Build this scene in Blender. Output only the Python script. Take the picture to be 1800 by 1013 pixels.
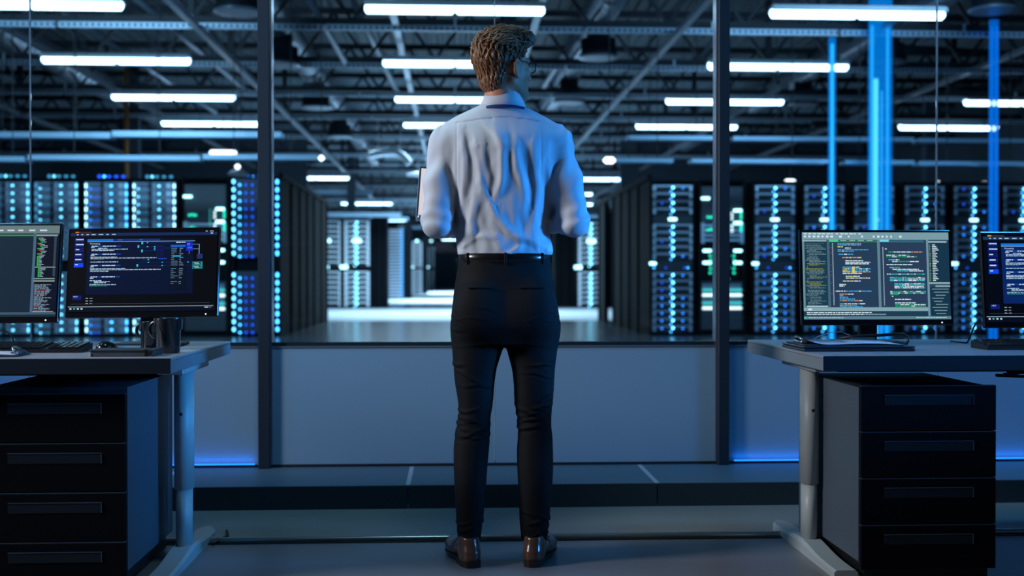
import bpy, math, random
import numpy as np
from mathutils import Vector, Matrix
random.seed(7)
for o in list(bpy.data.objects): bpy.data.objects.remove(o)
SC = bpy.context.scene
COL = SC.collection
PI = math.pi

# ------------------------------------------------------------------ camera
FPX = 2000.0
YAW = math.atan(100/FPX)          # turned a little to the right of the aisle
PITCH = 16.5/FPX                  # looking a touch down
CAM = Vector((0, 0, 1.0))
cd = bpy.data.cameras.new('camera'); cam = bpy.data.objects.new('camera', cd); COL.objects.link(cam)
cam.location = CAM
cam.rotation_euler = (PI/2-PITCH, 0, -YAW)
cd.sensor_width = 36; cd.lens = 40; cd.clip_end = 400; cd.clip_start = .05
cd.dof.use_dof = True; cd.dof.focus_distance = 3.95; cd.dof.aperture_fstop = 2.2
SC.camera = cam

# ------------------------------------------------------------------ world, exposure
w = bpy.data.worlds.new('world'); SC.world = w; w.use_nodes = True
w.node_tree.nodes['Background'].inputs[0].default_value = (.10, .32, .75, 1)
w.node_tree.nodes['Background'].inputs[1].default_value = .03
SC.view_settings.view_transform = 'Standard'; SC.view_settings.look = 'None'
SC.view_settings.exposure = 0.0; SC.view_settings.gamma = 1.0; SC.view_settings.use_curve_mapping = False
SC.cycles.use_denoising = True
SC.cycles.max_bounces = 7; SC.cycles.diffuse_bounces = 3; SC.cycles.glossy_bounces = 3
SC.cycles.transmission_bounces = 5; SC.cycles.transparent_max_bounces = 12
SC.cycles.sample_clamp_indirect = 4.0
SC.cycles.caustics_reflective = False; SC.cycles.caustics_refractive = False

def area(name, loc, target, size, energy, color, sy=None, spread=180):
    l = bpy.data.lights.new(name, 'AREA'); l.energy = energy; l.color = color
    l.shape = 'RECTANGLE'; l.size = size; l.size_y = sy or size; l.spread = math.radians(spread)
    o = bpy.data.objects.new(name, l); COL.objects.link(o); o.location = loc
    d = Vector(target)-Vector(loc); o.rotation_euler = d.to_track_quat('-Z', 'Y').to_euler()
    return o
# unseen office lights assumed above and beside the frame, blue accent on its right
area('assumed_office_light', (-3.9, 3.0, 2.5), (.1, 4.0, 1.2), .8, 30, (.95, .95, 1.0), spread=85)  # no fixture, assumed from the neutral light falling from the left
area('assumed_office_light', (-.2, 4.1, 3.05), (.2, 5.3, .2), .7, 17, (.50, .86, 1.0))
area('added_accent_light', (4.9, 2.7, 1.65), (.3, 4.1, .98), .6, 7.5, (.03, .33, 1.0), spread=24)  # unseen, assumed from the blue side light and aimed at the torso
area('added_accent_light', (4.9, 3.7, 2.2), (1.9, 4.9, -.1), .7, 9, (.10, .42, 1.0), spread=100)  # another unseen blue light, added as a general accent
area('added_accent_light', (-2.4, 4.7, 3.0), (-1.8, 5.45, .4), .4, 17, (.06, .42, 1.0))  # this pair is added to tint the low panels blue
area('added_accent_light', (2.9, 4.7, 3.0), (2.4, 5.45, .4), .4, 26, (.04, .42, 1.0))
area('hall_fill', (-6, 11.5, 5.2), (-6, 19.8, 1.6), 2.5, 360, (.36, .72, 1.0), 1.0)  # unseen pair added to brighten the rack fronts
area('hall_fill', (6.5, 11.5, 5.2), (6.5, 19.8, 1.6), 2.5, 270, (.30, .66, 1.0), 1.0)
area('hall_fill', (0, 33, 4.4), (0, 33, 0), 6, 1200, (.55, .82, 1.0), 6, 165)  # unseen lamps added over the aisle to brighten its floor bands
area('hall_fill', (0, 52, 4.4), (0, 52, 0), 6, 1600, (.55, .82, 1.0), 10, 100)
area('hall_fill', (0, 80, 4.4), (0, 80, 0), 6, 2600, (.55, .82, 1.0), 16, 100)
# the light thrown up the low panels by the blue strips at their foot
area('strip_glow', (-1.9, 5.432, .128), (-1.9, 5.45, 1.0), 1.9, .55, (.01, .25, 1.0), .008)
area('strip_glow', (2.95, 5.432, .128), (2.95, 5.45, 1.0), 3.2, .8, (.01, .25, 1.0), .008)

# ------------------------------------------------------------------ helpers
def at(px, py, Y):
    """point on the plane y=Y seen at a photo pixel (1800x1013)"""
    u = (px-900)/FPX; v = (506.5-py)/FPX
    c, s = math.cos(PITCH), math.sin(PITCH)
    fy = c + v*s; fz = -s + v*c
    x = u*math.cos(YAW) + fy*math.sin(YAW); y = -u*math.sin(YAW) + fy*math.cos(YAW)
    t = Y/y
    return Vector((x*t, Y, 1.0+fz*t))
def AX(px, Y, py=490): return at(px, py, Y).x
def AZ(py, Y, px=800): return at(px, py, Y).z

MATS = {}
def mat(name, col, rough=.5, metal=0., emit=None, strength=0., bump=0., bscale=40., var=0., coat=0., sample=True, spec=.5):
    if name in MATS: return MATS[name]
    m = bpy.data.materials.new(name); m.use_nodes = True; nt = m.node_tree; b = nt.nodes['Principled BSDF']
    b.inputs['Base Color'].default_value = (*col, 1); b.inputs['Roughness'].default_value = rough
    b.inputs['Metallic'].default_value = metal; b.inputs['Coat Weight'].default_value = coat
    b.inputs['Specular IOR Level'].default_value = spec
    if emit:
        b.inputs['Emission Color'].default_value = (*emit, 1); b.inputs['Emission Strength'].default_value = strength
        if not sample: m.cycles.emission_sampling = 'NONE'
    tc = nt.nodes.new('ShaderNodeTexCoord')
    nz = nt.nodes.new('ShaderNodeTexNoise'); nz.inputs['Scale'].default_value = bscale; nz.inputs['Detail'].default_value = 4
    nt.links.new(tc.outputs['Object'], nz.inputs['Vector'])
    if bump:
        bp = nt.nodes.new('ShaderNodeBump'); bp.inputs['Strength'].default_value = bump; bp.inputs['Distance'].default_value = .004
        nt.links.new(nz.outputs['Fac'], bp.inputs['Height']); nt.links.new(bp.outputs['Normal'], b.inputs['Normal'])
    if var:
        mx = nt.nodes.new('ShaderNodeMix'); mx.data_type = 'RGBA'
        mx.inputs[6].default_value = (*[max(0, c*(1-var)) for c in col], 1); mx.inputs[7].default_value = (*[min(1, c*(1+var)) for c in col], 1)
        nt.links.new(nz.outputs['Fac'], mx.inputs[0]); nt.links.new(mx.outputs[2], b.inputs['Base Color'])
    MATS[name] = m
    return m
def emat(name, col, strength, sample=False): return mat(name, (.01, .01, .01), .4, 0, col, strength, sample=sample)

def tag(o, label=None, cat=None, group=None, kind=None):
    if label: o['label'] = label
    if cat: o['category'] = cat
    if group: o['group'] = group
    if kind: o['kind'] = kind
    return o
def empty(name, loc, label, cat, group=None, rz=0):
    o = bpy.data.objects.new(name, None); COL.objects.link(o); o.location = loc; o.rotation_euler = (0, 0, rz)
    o.empty_display_size = .05
    return tag(o, label, cat, group)
def copy_tree(o, parent=None):
    c = o.copy(); COL.objects.link(c); c.parent = parent
    for ch in list(o.children): copy_tree(ch, c)
    return c

class MB:
    """collects shapes into one mesh"""
    def __init__(s): s.v = []; s.f = []; s.mi = []; s.sm = []
    def add(s, vs, fs, m=0, smooth=False):
        n = len(s.v); s.v += [tuple(v) for v in vs]
        for f in fs: s.f.append(tuple(i+n for i in f)); s.mi.append(m); s.sm.append(smooth)
        return s
    def box(s, c, d, m=0, bev=0., R=None):
        x, y, z = d[0]/2, d[1]/2, d[2]/2
        if bev <= 0:
            vs = [(i*x, j*y, k*z) for i in (-1, 1) for j in (-1, 1) for k in (-1, 1)]
            fs = [(0, 1, 3, 2), (4, 6, 7, 5), (0, 4, 5, 1), (2, 3, 7, 6), (0, 2, 6, 4), (1, 5, 7, 3)]
        else:
            b = min(bev, x*.9, y*.9, z*.9); vs = []; idx = {}
            for i in (-1, 1):
                for j in (-1, 1):
                    for k in (-1, 1):
                        for a in range(3):
                            p = [i*x, j*y, k*z]
                            for q in range(3):
                                if q != a: p[q] -= (i, j, k)[q]*b
                            idx[(i, j, k, a)] = len(vs); vs.append(tuple(p))
            fs = []
            for a in range(3):
                o1, o2 = [q for q in range(3) if q != a]
                for sg in (-1, 1):
                    q4 = []
                    for (p, q) in ((-1, -1), (1, -1), (1, 1), (-1, 1)):
                        t = [0, 0, 0]; t[a] = sg; t[o1] = p; t[o2] = q; q4.append(idx[(*t, a)])
                    fs.append(tuple(q4) if (sg > 0) == (a != 1) else tuple(q4[::-1]))
            for a in range(3):      # edge strips, along axis a
                o1, o2 = [q for q in range(3) if q != a]
                for p in (-1, 1):
                    for q in (-1, 1):
                        def g(e, ax):
                            t = [0, 0, 0]; t[a] = e; t[o1] = p; t[o2] = q; return idx[(*t, ax)]
                        fs.append((g(-1, o1), g(1, o1), g(1, o2), g(-1, o2)))
            for i in (-1, 1):
                for j in (-1, 1):
                    for k in (-1, 1): fs.append(tuple(idx[(i, j, k, a)] for a in range(3)))
        vv = [Vector(v) for v in vs]
        if R is not None: vv = [R @ v for v in vv]
        return s.add([v+Vector(c) for v in vv], fs, m)
    def bb(s, x0, x1, y0, y1, z0, z1, m=0, bev=0.):
        return s.box(((x0+x1)/2, (y0+y1)/2, (z0+z1)/2), (abs(x1-x0), abs(y1-y0), abs(z1-z0)), m, bev)
    def tube(s, pts, r, n=8, m=0, smooth=True, caps=True, sq=1.0):
        pts = [Vector(p) for p in pts]; rs = r if isinstance(r, (list, tuple)) else [r]*len(pts)
        vs = []; fs = []; pu = None
        for i, p in enumerate(pts):
            d = (pts[min(i+1, len(pts)-1)]-pts[max(i-1, 0)]).normalized()
            if pu is None: pu = Vector((0, 0, 1)) if abs(d.z) < .9 else Vector((1, 0, 0))
            a = d.cross(pu)
            if a.length < 1e-5: a = d.cross(Vector((1, 0, .3)))
            a.normalize(); b = a.cross(d).normalized(); pu = b
            for k in range(n):
                t = 2*PI*k/n + PI/n; vs.append(p+a*math.cos(t)*rs[i]+b*math.sin(t)*rs[i]*sq)
        for i in range(len(pts)-1):
            for k in range(n):
                k2 = (k+1) % n; fs.append((i*n+k, i*n+k2, (i+1)*n+k2, (i+1)*n+k))
        if caps: fs += [tuple(range(n))[::-1], tuple((len(pts)-1)*n+k for k in range(n))]
        return s.add(vs, fs, m, smooth)
    def bar(s, a, b, wd, m=0): return s.tube([a, b], wd*.7071, 4, m, False)
    def lathe(s, prof, c=(0, 0, 0), n=24, m=0, axis='z', smooth=True):
        vs = []; fs = []
        for (r, z) in prof:
            for k in range(n):
                t = 2*PI*k/n; p = (r*math.cos(t), r*math.sin(t), z)
                if axis == 'y': p = (p[0], p[2], p[1])
                if axis == 'x': p = (p[2], p[0], p[1])
                vs.append(Vector(p)+Vector(c))
        for i in range(len(prof)-1):
            for k in range(n): fs.append((i*n+k, i*n+(k+1) % n, (i+1)*n+(k+1) % n, (i+1)*n+k))
        fs += [tuple(range(n))[::-1], tuple((len(prof)-1)*n+k for k in range(n))]
        return s.add(vs, fs, m, smooth)
    def prism(s, poly, z0, z1, m=0, axis='z'):
        n = len(poly)
        def P(a, b, c):
            return {'z': (a, b, c), 'y': (a, c, b), 'x': (c, a, b)}[axis]
        vs = [P(a, b, z0) for a, b in poly]+[P(a, b, z1) for a, b in poly]
        fs = [tuple(range(n))[::-1], tuple(range(n, 2*n))]+[(i, (i+1) % n, n+(i+1) % n, n+i) for i in range(n)]
        return s.add(vs, fs, m)
    def disc(s, c, r, m=0, n=10, d=.01, sx=1.0, sz=1.0):
        """little round lamp facing -y"""
        vs = [Vector((c[0]+r*sx*math.cos(2*PI*k/n), c[1], c[2]+r*sz*math.sin(2*PI*k/n))) for k in range(n)]
        vs += [v+Vector((0, d, 0)) for v in vs]
        fs = [tuple(range(n)), tuple(range(n, 2*n))[::-1]]+[(i, n+i, n+(i+1) % n, (i+1) % n) for i in range(n)]
        return s.add(vs, fs, m)
    def mesh(s, name, mats):
        me = bpy.data.meshes.new(name); me.from_pydata(s.v, [], s.f)
        for m in (mats if isinstance(mats, (list, tuple)) else [mats]): me.materials.append(m)
        me.polygons.foreach_set('material_index', s.mi); me.polygons.foreach_set('use_smooth', s.sm)
        import bmesh
        bm = bmesh.new(); bm.from_mesh(me); bmesh.ops.recalc_face_normals(bm, faces=bm.faces); bm.to_mesh(me); bm.free()
        me.update(); return me
    def build(s, name, mats, parent=None, loc=None):
        o = bpy.data.objects.new(name, s.mesh(name, mats)); COL.objects.link(o)
        if parent: o.parent = parent
        if loc: o.location = loc
        return o
def link(me, name, parent=None, loc=(0, 0, 0)):
    o = bpy.data.objects.new(name, me); COL.objects.link(o); o.parent = parent; o.location = loc; return o

# ------------------------------------------------------------------ materials
M_dark = mat('dark_steel', (.014, .020, .030), .55, .2)
M_steel = mat('galvanised_steel', (.40, .46, .54), .38, .7)
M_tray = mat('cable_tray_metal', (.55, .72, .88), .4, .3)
M_black = mat('black_plastic', (.008, .009, .011), .42)
M_blackg = mat('black_gloss_plastic', (.006, .007, .009), .2)
M_rack = mat('rack_black_paint', (.003, .005, .008), .7, spec=.12)
M_tube = emat('lamp_tube_light', (.44, .76, 1.0), 8.5, True)
M_fix = mat('lamp_housing_white', (.6, .65, .7), .5)

def glass_mat():
    m = bpy.data.materials.new('clear_glass'); m.use_nodes = True; nt = m.node_tree
    for n in list(nt.nodes): nt.nodes.remove(n)
    out = nt.nodes.new('ShaderNodeOutputMaterial'); mix = nt.nodes.new('ShaderNodeMixShader')
    tr = nt.nodes.new('ShaderNodeBsdfTransparent'); gl = nt.nodes.new('ShaderNodeBsdfGlossy'); fr = nt.nodes.new('ShaderNodeMath'); lw = nt.nodes.new('ShaderNodeLayerWeight'); pw_ = nt.nodes.new('ShaderNodeMath')
    tr.inputs[0].default_value = (.95, .97, 1, 1); gl.inputs['Roughness'].default_value = .02; pw_.operation = 'POWER'; pw_.inputs[1].default_value = 4; lw.inputs[0].default_value = .5; fr.operation = 'MULTIPLY_ADD'; fr.inputs[1].default_value = .7; fr.inputs[2].default_value = .025; nt.links.new(lw.outputs['Facing'], pw_.inputs[0]); nt.links.new(pw_.outputs[0], fr.inputs[0])
    nt.links.new(fr.outputs[0], mix.inputs[0]); nt.links.new(tr.outputs[0], mix.inputs[1]); nt.links.new(gl.outputs[0], mix.inputs[2])
    nt.links.new(mix.outputs[0], out.inputs[0]); return m
M_glass = glass_mat()

def floor_mat(name, c, rough, tile=0., var=.15, seam=.55):
    m = mat(name, c, rough, var=var, bump=.15, bscale=3)
    if tile:
        nt = m.node_tree; b = nt.nodes['Principled BSDF']
        tc = nt.nodes.new('ShaderNodeTexCoord'); br = nt.nodes.new('ShaderNodeTexBrick')
        br.offset = 0; br.inputs['Scale'].default_value = 1; br.inputs['Brick Width'].default_value = tile; br.inputs['Row Height'].default_value = tile
        br.inputs['Mortar Size'].default_value = .008
        br.inputs['Color1'].default_value = (*c, 1); br.inputs['Color2'].default_value = (*[q*.88 for q in c], 1); br.inputs['Mortar'].default_value = (*[q*seam for q in c], 1)
        nt.links.new(tc.outputs['Object'], br.inputs['Vector']); nt.links.new(br.outputs['Color'], b.inputs['Base Color'])
    return m

# ------------------------------------------------------------------ office shell
YG = 5.45                                     # plane of the glass wall
def struct(name, mb, m, **k):
    o = mb.build(name, m); o['kind'] = 'structure'; return o
struct('floor', MB().bb(-5, 5.4, -3.2, 4.35, -.1, 0), floor_mat('office_vinyl', (.215, .215, .235), .33, var=.12))
struct('floor', MB().bb(-5, 5.4, 4.35, 4.94, -.1, .002), floor_mat('office_vinyl_pale', (.26, .265, .24), .36, var=.12))
struct('wall_left', MB().bb(-5.1, -5, -3.2, YG-.06, 0, 3.1), mat('office_wall', (.16, .19, .24), .7, bump=.1))
struct('wall_right', MB().bb(5.4, 5.5, -3.2, YG-.06, 0, 3.1), mat('office_wall', (0, 0, 0)))
struct('wall_rear', MB().bb(-5.1, 5.5, -3.3, -3.2, 0, 3.1), mat('office_wall', (0, 0, 0)))
struct('ceiling', MB().bb(-5.1, 5.5, -3.3, YG-.06, 3.1, 3.2), mat('office_ceiling', (.25, .28, .32), .8))
t = MB().tube([(-5, 4.352, .006), (5.4, 4.352, .006)], .014, 10); t.bb(-5, 5.4, 4.315, 4.335, -.004, .003, 1)
struct('trim_1', t, [mat('threshold_metal', (.42, .47, .46), .3, .8), M_black])
# the plinth the glass wall stands on, in lengths with pale joints
M_pl = mat('plinth_laminate', (.085, .15, .20), .45, bump=.05, var=.08)
M_plf = mat('plinth_front', (.016, .036, .052), .5)
sx = [-5.0]+[-.205+1.09*k for k in range(-4, 6)]+[5.4]
mb = MB()
for a, b in zip(sx[:-1], sx[1:]):
    mb.bb(a+.002, b-.002, 4.945, 5.62, .012, .103, 0); mb.bb(a+.003, b-.003, 4.940, 4.9455, .0, .101, 1)
for a in sx[1:-1]: mb.bb(a-.010, a+.010, 4.948, YG-.02, .095, .1045, 2)
struct('trim_2', mb, [M_pl, M_plf, mat('joint_strip', (.52, .56, .62), .4, .2)])

# low opaque panels under the glass
ZP = .672
M_pan = mat('low_panel_white', (.24, .41, .60), .42, bump=.04, bscale=6)
js = [-5.1, -3.10, -2.0, -.90, .19, 1.29, 2.36, 3.45, 5.4]
mb = MB()
for a, b in zip(js[:-1], js[1:]): mb.bb(a+.0015, b-.0015, YG, YG+.06, .115, ZP, 0)
mb.bb(-5.1, 5.4, YG-.004, YG+.07, .103, .116, 1)
mb.bb(-5.1, 5.4, YG-.006, YG+.07, ZP, ZP+.006, 2)
struct('wall_partition', mb, [M_pan, M_dark, mat('panel_cap', (.12, .17, .23), .4)])
# glass panes above
for i, (a, b) in enumerate(zip(js[:-1], js[1:])):
    g = MB().bb(a+.004, b-.004, YG+.024, YG+.034, ZP+.02, 3.1).build('window_%d' % (i+1), M_glass); g['kind'] = 'structure'
    f = MB().bb(a+.002, b-.002, YG+.012, YG+.046, ZP+.006, ZP+.024).build('glazing_channel', mat('channel_dark', (.02, .035, .05), .4, .3), g)
    if i and a not in (-.90, 1.29): MB().bb(a-.002, a+.002, YG+.022, YG+.036, ZP+.02, 3.1).build('glazing_joint', mat('clear_joint', (.25, .28, .34), .3, .2), g)
M_mul = mat('mullion_paint', (.018, .032, .052), .5, .2)
M_glint = mat('mullion_glint', (.50, .46, .55), .25, .9)  # reflected light on the inner edge, built in as a pale strip
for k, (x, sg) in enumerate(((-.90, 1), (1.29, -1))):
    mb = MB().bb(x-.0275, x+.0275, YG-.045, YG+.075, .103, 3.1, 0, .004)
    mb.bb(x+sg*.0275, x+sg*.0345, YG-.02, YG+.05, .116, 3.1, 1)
    struct('trim_%d' % (3+k), mb, [M_mul, M_glint])

# light strips along the foot of the panels
M_led = emat('blue_led_strip', (.01, .22, 1.0), 2.2, True)
for a, b, lab in ((-2.9, -.95, 'thin blue light strip at the panel foot beside the desk with the mug'),
                  (1.35, 4.6, 'thin blue light strip at the panel foot behind the clipboard desk')):
    tag(MB().bb(a, b, YG-.013, YG-.003, .117, .1215).build('light_strip', M_led), lab, 'light strip')

# ------------------------------------------------------------------ server hall shell
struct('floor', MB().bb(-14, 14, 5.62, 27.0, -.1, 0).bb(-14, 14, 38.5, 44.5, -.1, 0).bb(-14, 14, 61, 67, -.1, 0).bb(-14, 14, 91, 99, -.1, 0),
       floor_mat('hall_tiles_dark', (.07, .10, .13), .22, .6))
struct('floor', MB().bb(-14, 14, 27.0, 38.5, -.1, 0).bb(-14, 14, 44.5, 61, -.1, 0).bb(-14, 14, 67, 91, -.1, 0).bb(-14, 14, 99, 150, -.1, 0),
       floor_mat('hall_tiles_lit', (.62, .70, .76), .4, .6, seam=.8))  # same floor, with the light of the cross aisles put into the colour
M_hw = mat('hall_wall_dark', (.035, .055, .080), .7, bump=.2, bscale=2, var=.2)
struct('wall_hall_left', MB().bb(-14.2, -14, 5.6, 150, 0, 6.2), M_hw)
struct('wall_hall_right', MB().bb(14, 14.2, 5.6, 150, 0, 6.2), M_hw)
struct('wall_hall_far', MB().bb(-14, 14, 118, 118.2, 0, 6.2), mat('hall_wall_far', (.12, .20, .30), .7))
for x0, x1, lab in ((-14, -5.2, 'left'), (5.9, 14, 'right')):
    struct('wall_block_'+lab, MB().bb(x0, x1, 40.4, 40.6, 0, 6.1), M_hw)
# corrugated roof deck
mb = MB(); x = -14.0
prof = []
while x < 14: prof += [(x, 6.2), (x+.10, 6.2), (x+.13, 6.26), (x+.22, 6.26), (x+.25, 6.2)]; x += .25
n = len(prof)
mb.add([(a, 5.6, b) for a, b in prof]+[(a, 150, b) for a, b in prof], [(i, i+1, n+i+1, n+i) for i in range(n-1)])
struct('ceiling', mb, mat('roof_deck_metal', (.12, .175, .215), .6, .1))

# trusses, cable trays, long beams
TY = [10.6, 14.2, 17.9, 21.0, 24.2, 27.6, 31.4, 36.0, 41.5, 48, 56, 66, 80]
ORD = ['first', 'second', 'third', 'fourth', 'fifth', 'sixth', 'seventh', 'eighth', 'ninth', 'tenth', 'eleventh', 'twelfth', 'thirteenth', 'fourteenth']
mb = MB(); z0, z1 = 4.95, 5.95
mb.bb(-14, 14, -.06, .06, z0, z0+.11); mb.bb(-14, 14, -.07, .07, z1-.12, z1)
xs = [-14+.62*i for i in range(46)]
for i, a in enumerate(xs[:-1]):
    b = xs[i+1]
    if i % 2: mb.bar((a, 0, z1-.08), (b, 0, z0+.08), .05)
    else: mb.bar((a, 0, z0+.08), (b, 0, z1-.08), .05)
    if i % 8 == 0: mb.bar((a, 0, z0), (a, 0, z1+.25), .10)
me_truss = mb.mesh('roof_truss', M_dark)
for i, y in enumerate(TY):
    o = link(me_truss, 'roof_truss', loc=(0, y, 0)); tag(o, 'dark steel lattice truss under the roof, %s one out from the glass wall' % ORD[i], 'roof truss', 'lattice trusses under the hall roof', 'structure')
# perforated tray that hangs just below every truss
mb = MB()
for s in range(7):
    a = -14+4*s; mb.bb(a+.02, a+3.98, -.03, .03, 4.80, 4.885, 0)
    for k in range(44): mb.bb(a+.06+.09*k, a+.11+.09*k, -.033, -.029, 4.825, 4.86, 1)
    mb.bar((a+2, 0, 4.88), (a+2, 0, 5.0), .03, 0)
me_tray = mb.mesh('cable_tray', [M_tray, M_dark])
for i, y in enumerate(TY[1:11]):
    tag(link(me_tray, 'cable_tray', loc=(0, y-.35, 0)), 'long pale perforated cable tray hung under the %s roof truss out from the glass' % ORD[i+1], 'cable tray', 'perforated trays hung under the trusses')
for i, (x, z) in enumerate(((-10.2, 4.98), (-7.0, 5.02), (-3.9, 4.92), (-.9, 5.0), (1.2, 4.95), (3.45, 4.92), (6.6, 5.0), (9.6, 4.98))):
    tag(MB().bb(x-.05, x+.05, 8, 60, z-.15, z-.07, 0).build('pipe_rail', M_steel), 'pale steel rail running away under the roof, %s one from the left side of the hall' % ORD[i], 'rail', 'long steel rails under the roof', 'structure')
# oblique hanging braces
k = 0
for (xa, ya, za, xb, yb, zb) in ((-4.6, 21.2, 5.9, -4.5, 21.6, 5.0), (-1.9, 18.2, 6.0, -1.2, 24, 4.9), (-2.6, 18.0, 5.9, -2.0, 21, 4.95), (.55, 20.6, 5.4, .62, 21, 4.75), (.75, 26.0, 5.4, .8, 26.2, 4.6),
                                 (-5.5, 18, 5.8, -4.3, 24, 4.9), (-7.1, 21, 5.8, -5.6, 27, 4.9), (2.2, 20, 5.4, 1.8, 23, 4.9), (5.2, 21.2, 5.9, 4.5, 21.4, 5.0), (-2.9, 24.3, 5.8, -2.85, 24.4, 5.0),
                                 (8.2, 20.5, 5.2, 12.8, 24.5, 5.9), (7.0, 24, 4.95, 12.9, 26.5, 5.5), (8.6, 27, 4.7, 13.2, 30, 5.3)):
    tag(MB().tube([(xa, ya, za), (xb, yb, zb)], .055 if xa < 7 else .09, 8).build('roof_brace', M_steel if xa < 7 else M_dark), 'round slanting steel brace hanging under the roof deck near the %s truss' % ORD[min(12, max(0, sum(1 for q in TY if q < ya)-1))], 'brace', 'slanting braces under the roof', 'structure'); k += 1

# ------------------------------------------------------------------ ceiling lamps
def make_lamp(L):
    r = empty('ceiling_lamp', (0, 0, 0), 'x', 'ceiling lamp', 'long white tube lamps under the hall roof')
    MB().bb(-L/2, L/2, -.10, .10, .03, .085, 0, .01).bb(-L/2+.01, L/2-.01, -.14, -.10, .005, .05, 0).bb(-L/2+.01, L/2-.01, .10, .14, .005, .05, 0).build('housing', M_fix, r)
    for s in (-1, 1):
        a, b = (-L/2+.01, -.012) if s < 0 else (.012, L/2-.01)
        MB().tube([(a, 0, -.01), (a+.03, 0, -.012), (b-.03, 0, -.012), (b, 0, -.01)], [.055, .098, .098, .055], 10, sq=.72).build('light_tube', M_tube, r)
    for s in (-1, 1): MB().tube([(s*L*.35, 0, .08), (s*L*.35, 0, 1.55)], .006, 4).build('wire', M_dark, r)
    return r
lamp0 = make_lamp(2.4); first = True
ROWN = {15.2: 'nearest', 19.0: 'second', 22.8: 'third', 26.6: 'fourth', 41.0: 'fifth', 48: 'sixth', 54.5: 'seventh', 70: 'eighth', 88: 'ninth', 104: 'tenth'}
spots = [(x, y, 4.6) for y in (15.2, 19.0, 22.8, 26.6) for x in (-5.55, 0, 5.45)]+[(11.6, 22.8, 4.62), (11.75, 26.6, 4.62)]
spots += [(-5.0, 41, 4.62), (0, 41, 4.62), (5.65, 41, 4.62), (-4.2, 54.5, 4.6), (4.6, 48, 4.6), (5.4, 54.5, 4.6), (0, 54.5, 4.6), (-4.2, 70, 4.6), (4.2, 70, 4.6), (0, 88, 4.6), (0, 104, 4.6)]
for (x, y, z) in spots:
    o = lamp0 if first else copy_tree(lamp0); first = False
    o.location = (x, y, z)
    side = 'above the middle of the aisle' if abs(x) < 1 else ('over the cyan-edged racks' if x < 0 else ('by the outer hall wall' if x > 9 else 'over the centre-lit racks'))
    o['label'] = 'white tube lamp, %s row out, %s' % (ROWN[y], side)
    if y > 40: o['label'] = 'small far tube lamp, %s row out, %s' % (ROWN[y], side)
# little round lamps and slim wall lamps seen above the racks
for (px, py, Y, w_, lab) in ((565, 278, 17, .045, 'small round white lamp on the tray left of the dark aisle'), (1071, 282, 14.5, .08, 'small oval white lamp over the dark aisle mouth'),
        (1389, 319, 23.5, .12, 'small oval white lamp above the first two racks behind the clipboard desk'), (1649, 322, 26, .06, 'smaller oval white lamp above the rack right of the glass joint'),
        (1730, 323, 26, .08, 'small oval white lamp beside the dim blue glass reflection'),         (392, 269, 26, .30, 'blurry white lamp cluster on the tray near the post')):
    p = at(px, py, Y); mb = MB().box(p, (w_*2, .08, .085 if w_ < .2 else .12), 0, .04)
    o = mb.build('small_lamp', emat('small_lamp_light', (.85, .95, 1), 3.5)); tag(o, lab, 'lamp')
    MB().tube([p+Vector((0, 0, .04)), (p.x, p.y, 6.2)], .008, 4).build('lamp_stem', M_dark, o)
p = at(418, 308, 22); tag(MB().lathe([(.02, .12), (.10, .10), (.20, .02), (.20, 0), (.02, 0)], p, 20).tube([p+Vector((0, 0, .1)), (p.x, p.y, 6.2)], .008, 4).build('dome_lamp', M_steel), 'shallow metal dome hanging above the blue corner rack', 'lamp'); MB().box(p+Vector((0, -.02, .16)), (.10, .08, .08), 0, .03).build('bulb', emat('small_lamp_light', (.85, .95, 1), 3.5), [o for o in COL.objects if o.name == 'dome_lamp'][0])

# ------------------------------------------------------------------ ducts
def spiral_duct(x, z, r, y0, y1, drops, lab):
    root = empty('spiral_duct', (x, y0, z), lab, 'duct')
    prof = []; y = y0
    while y < y1: prof += [(r, y-y0), (r+.022, y-y0+.05), (r+.022, y-y0+.11), (r, y-y0+.16)]; y += .34
    MB().lathe(prof, (0, 0, 0), 24, axis='y').build('duct_body', M_steel, root)
    for d in drops:
        sgn = 1 if x < 0 or x > 3 else -1
        c = (0, d-y0, 0)
        MB().lathe([(.20, -.1), (.20, -r-.12), (.30, -r-.15), (.30, -r-.38), (.33, -r-.40), (.33, -r-.44), (.05, -r-.44)], c, 24).build('duct_outlet', M_dark, root)
        MB().lathe([(.24, -r-.441), (.33, -r-.441), (.335, -r-.47), (.25, -r-.47)], c, 24).build('outlet_ring', M_steel, root)
spiral_duct(-8.2, 5.5, .26, 9, 34, (12.9, 16.9), 'ribbed round duct under the roof over the racks with cyan edge lights')
spiral_duct(-3.05, 5.45, .24, 12, 44, (16.2, 20.2, 25.2, 30.4), 'ribbed round duct with hanging outlets, beside the head-height left of the person')
spiral_duct(2.45, 5.5, .26, 10, 44, (14.6, 19.4, 24.4, 29.2), 'ribbed round duct with hanging outlets, above the aisle right of the person')
spiral_duct(7.8, 5.6, .24, 12, 40, (16.2, 20.2, 25.2), 'ribbed round duct with hanging outlets over the racks with centre lights')
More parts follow.
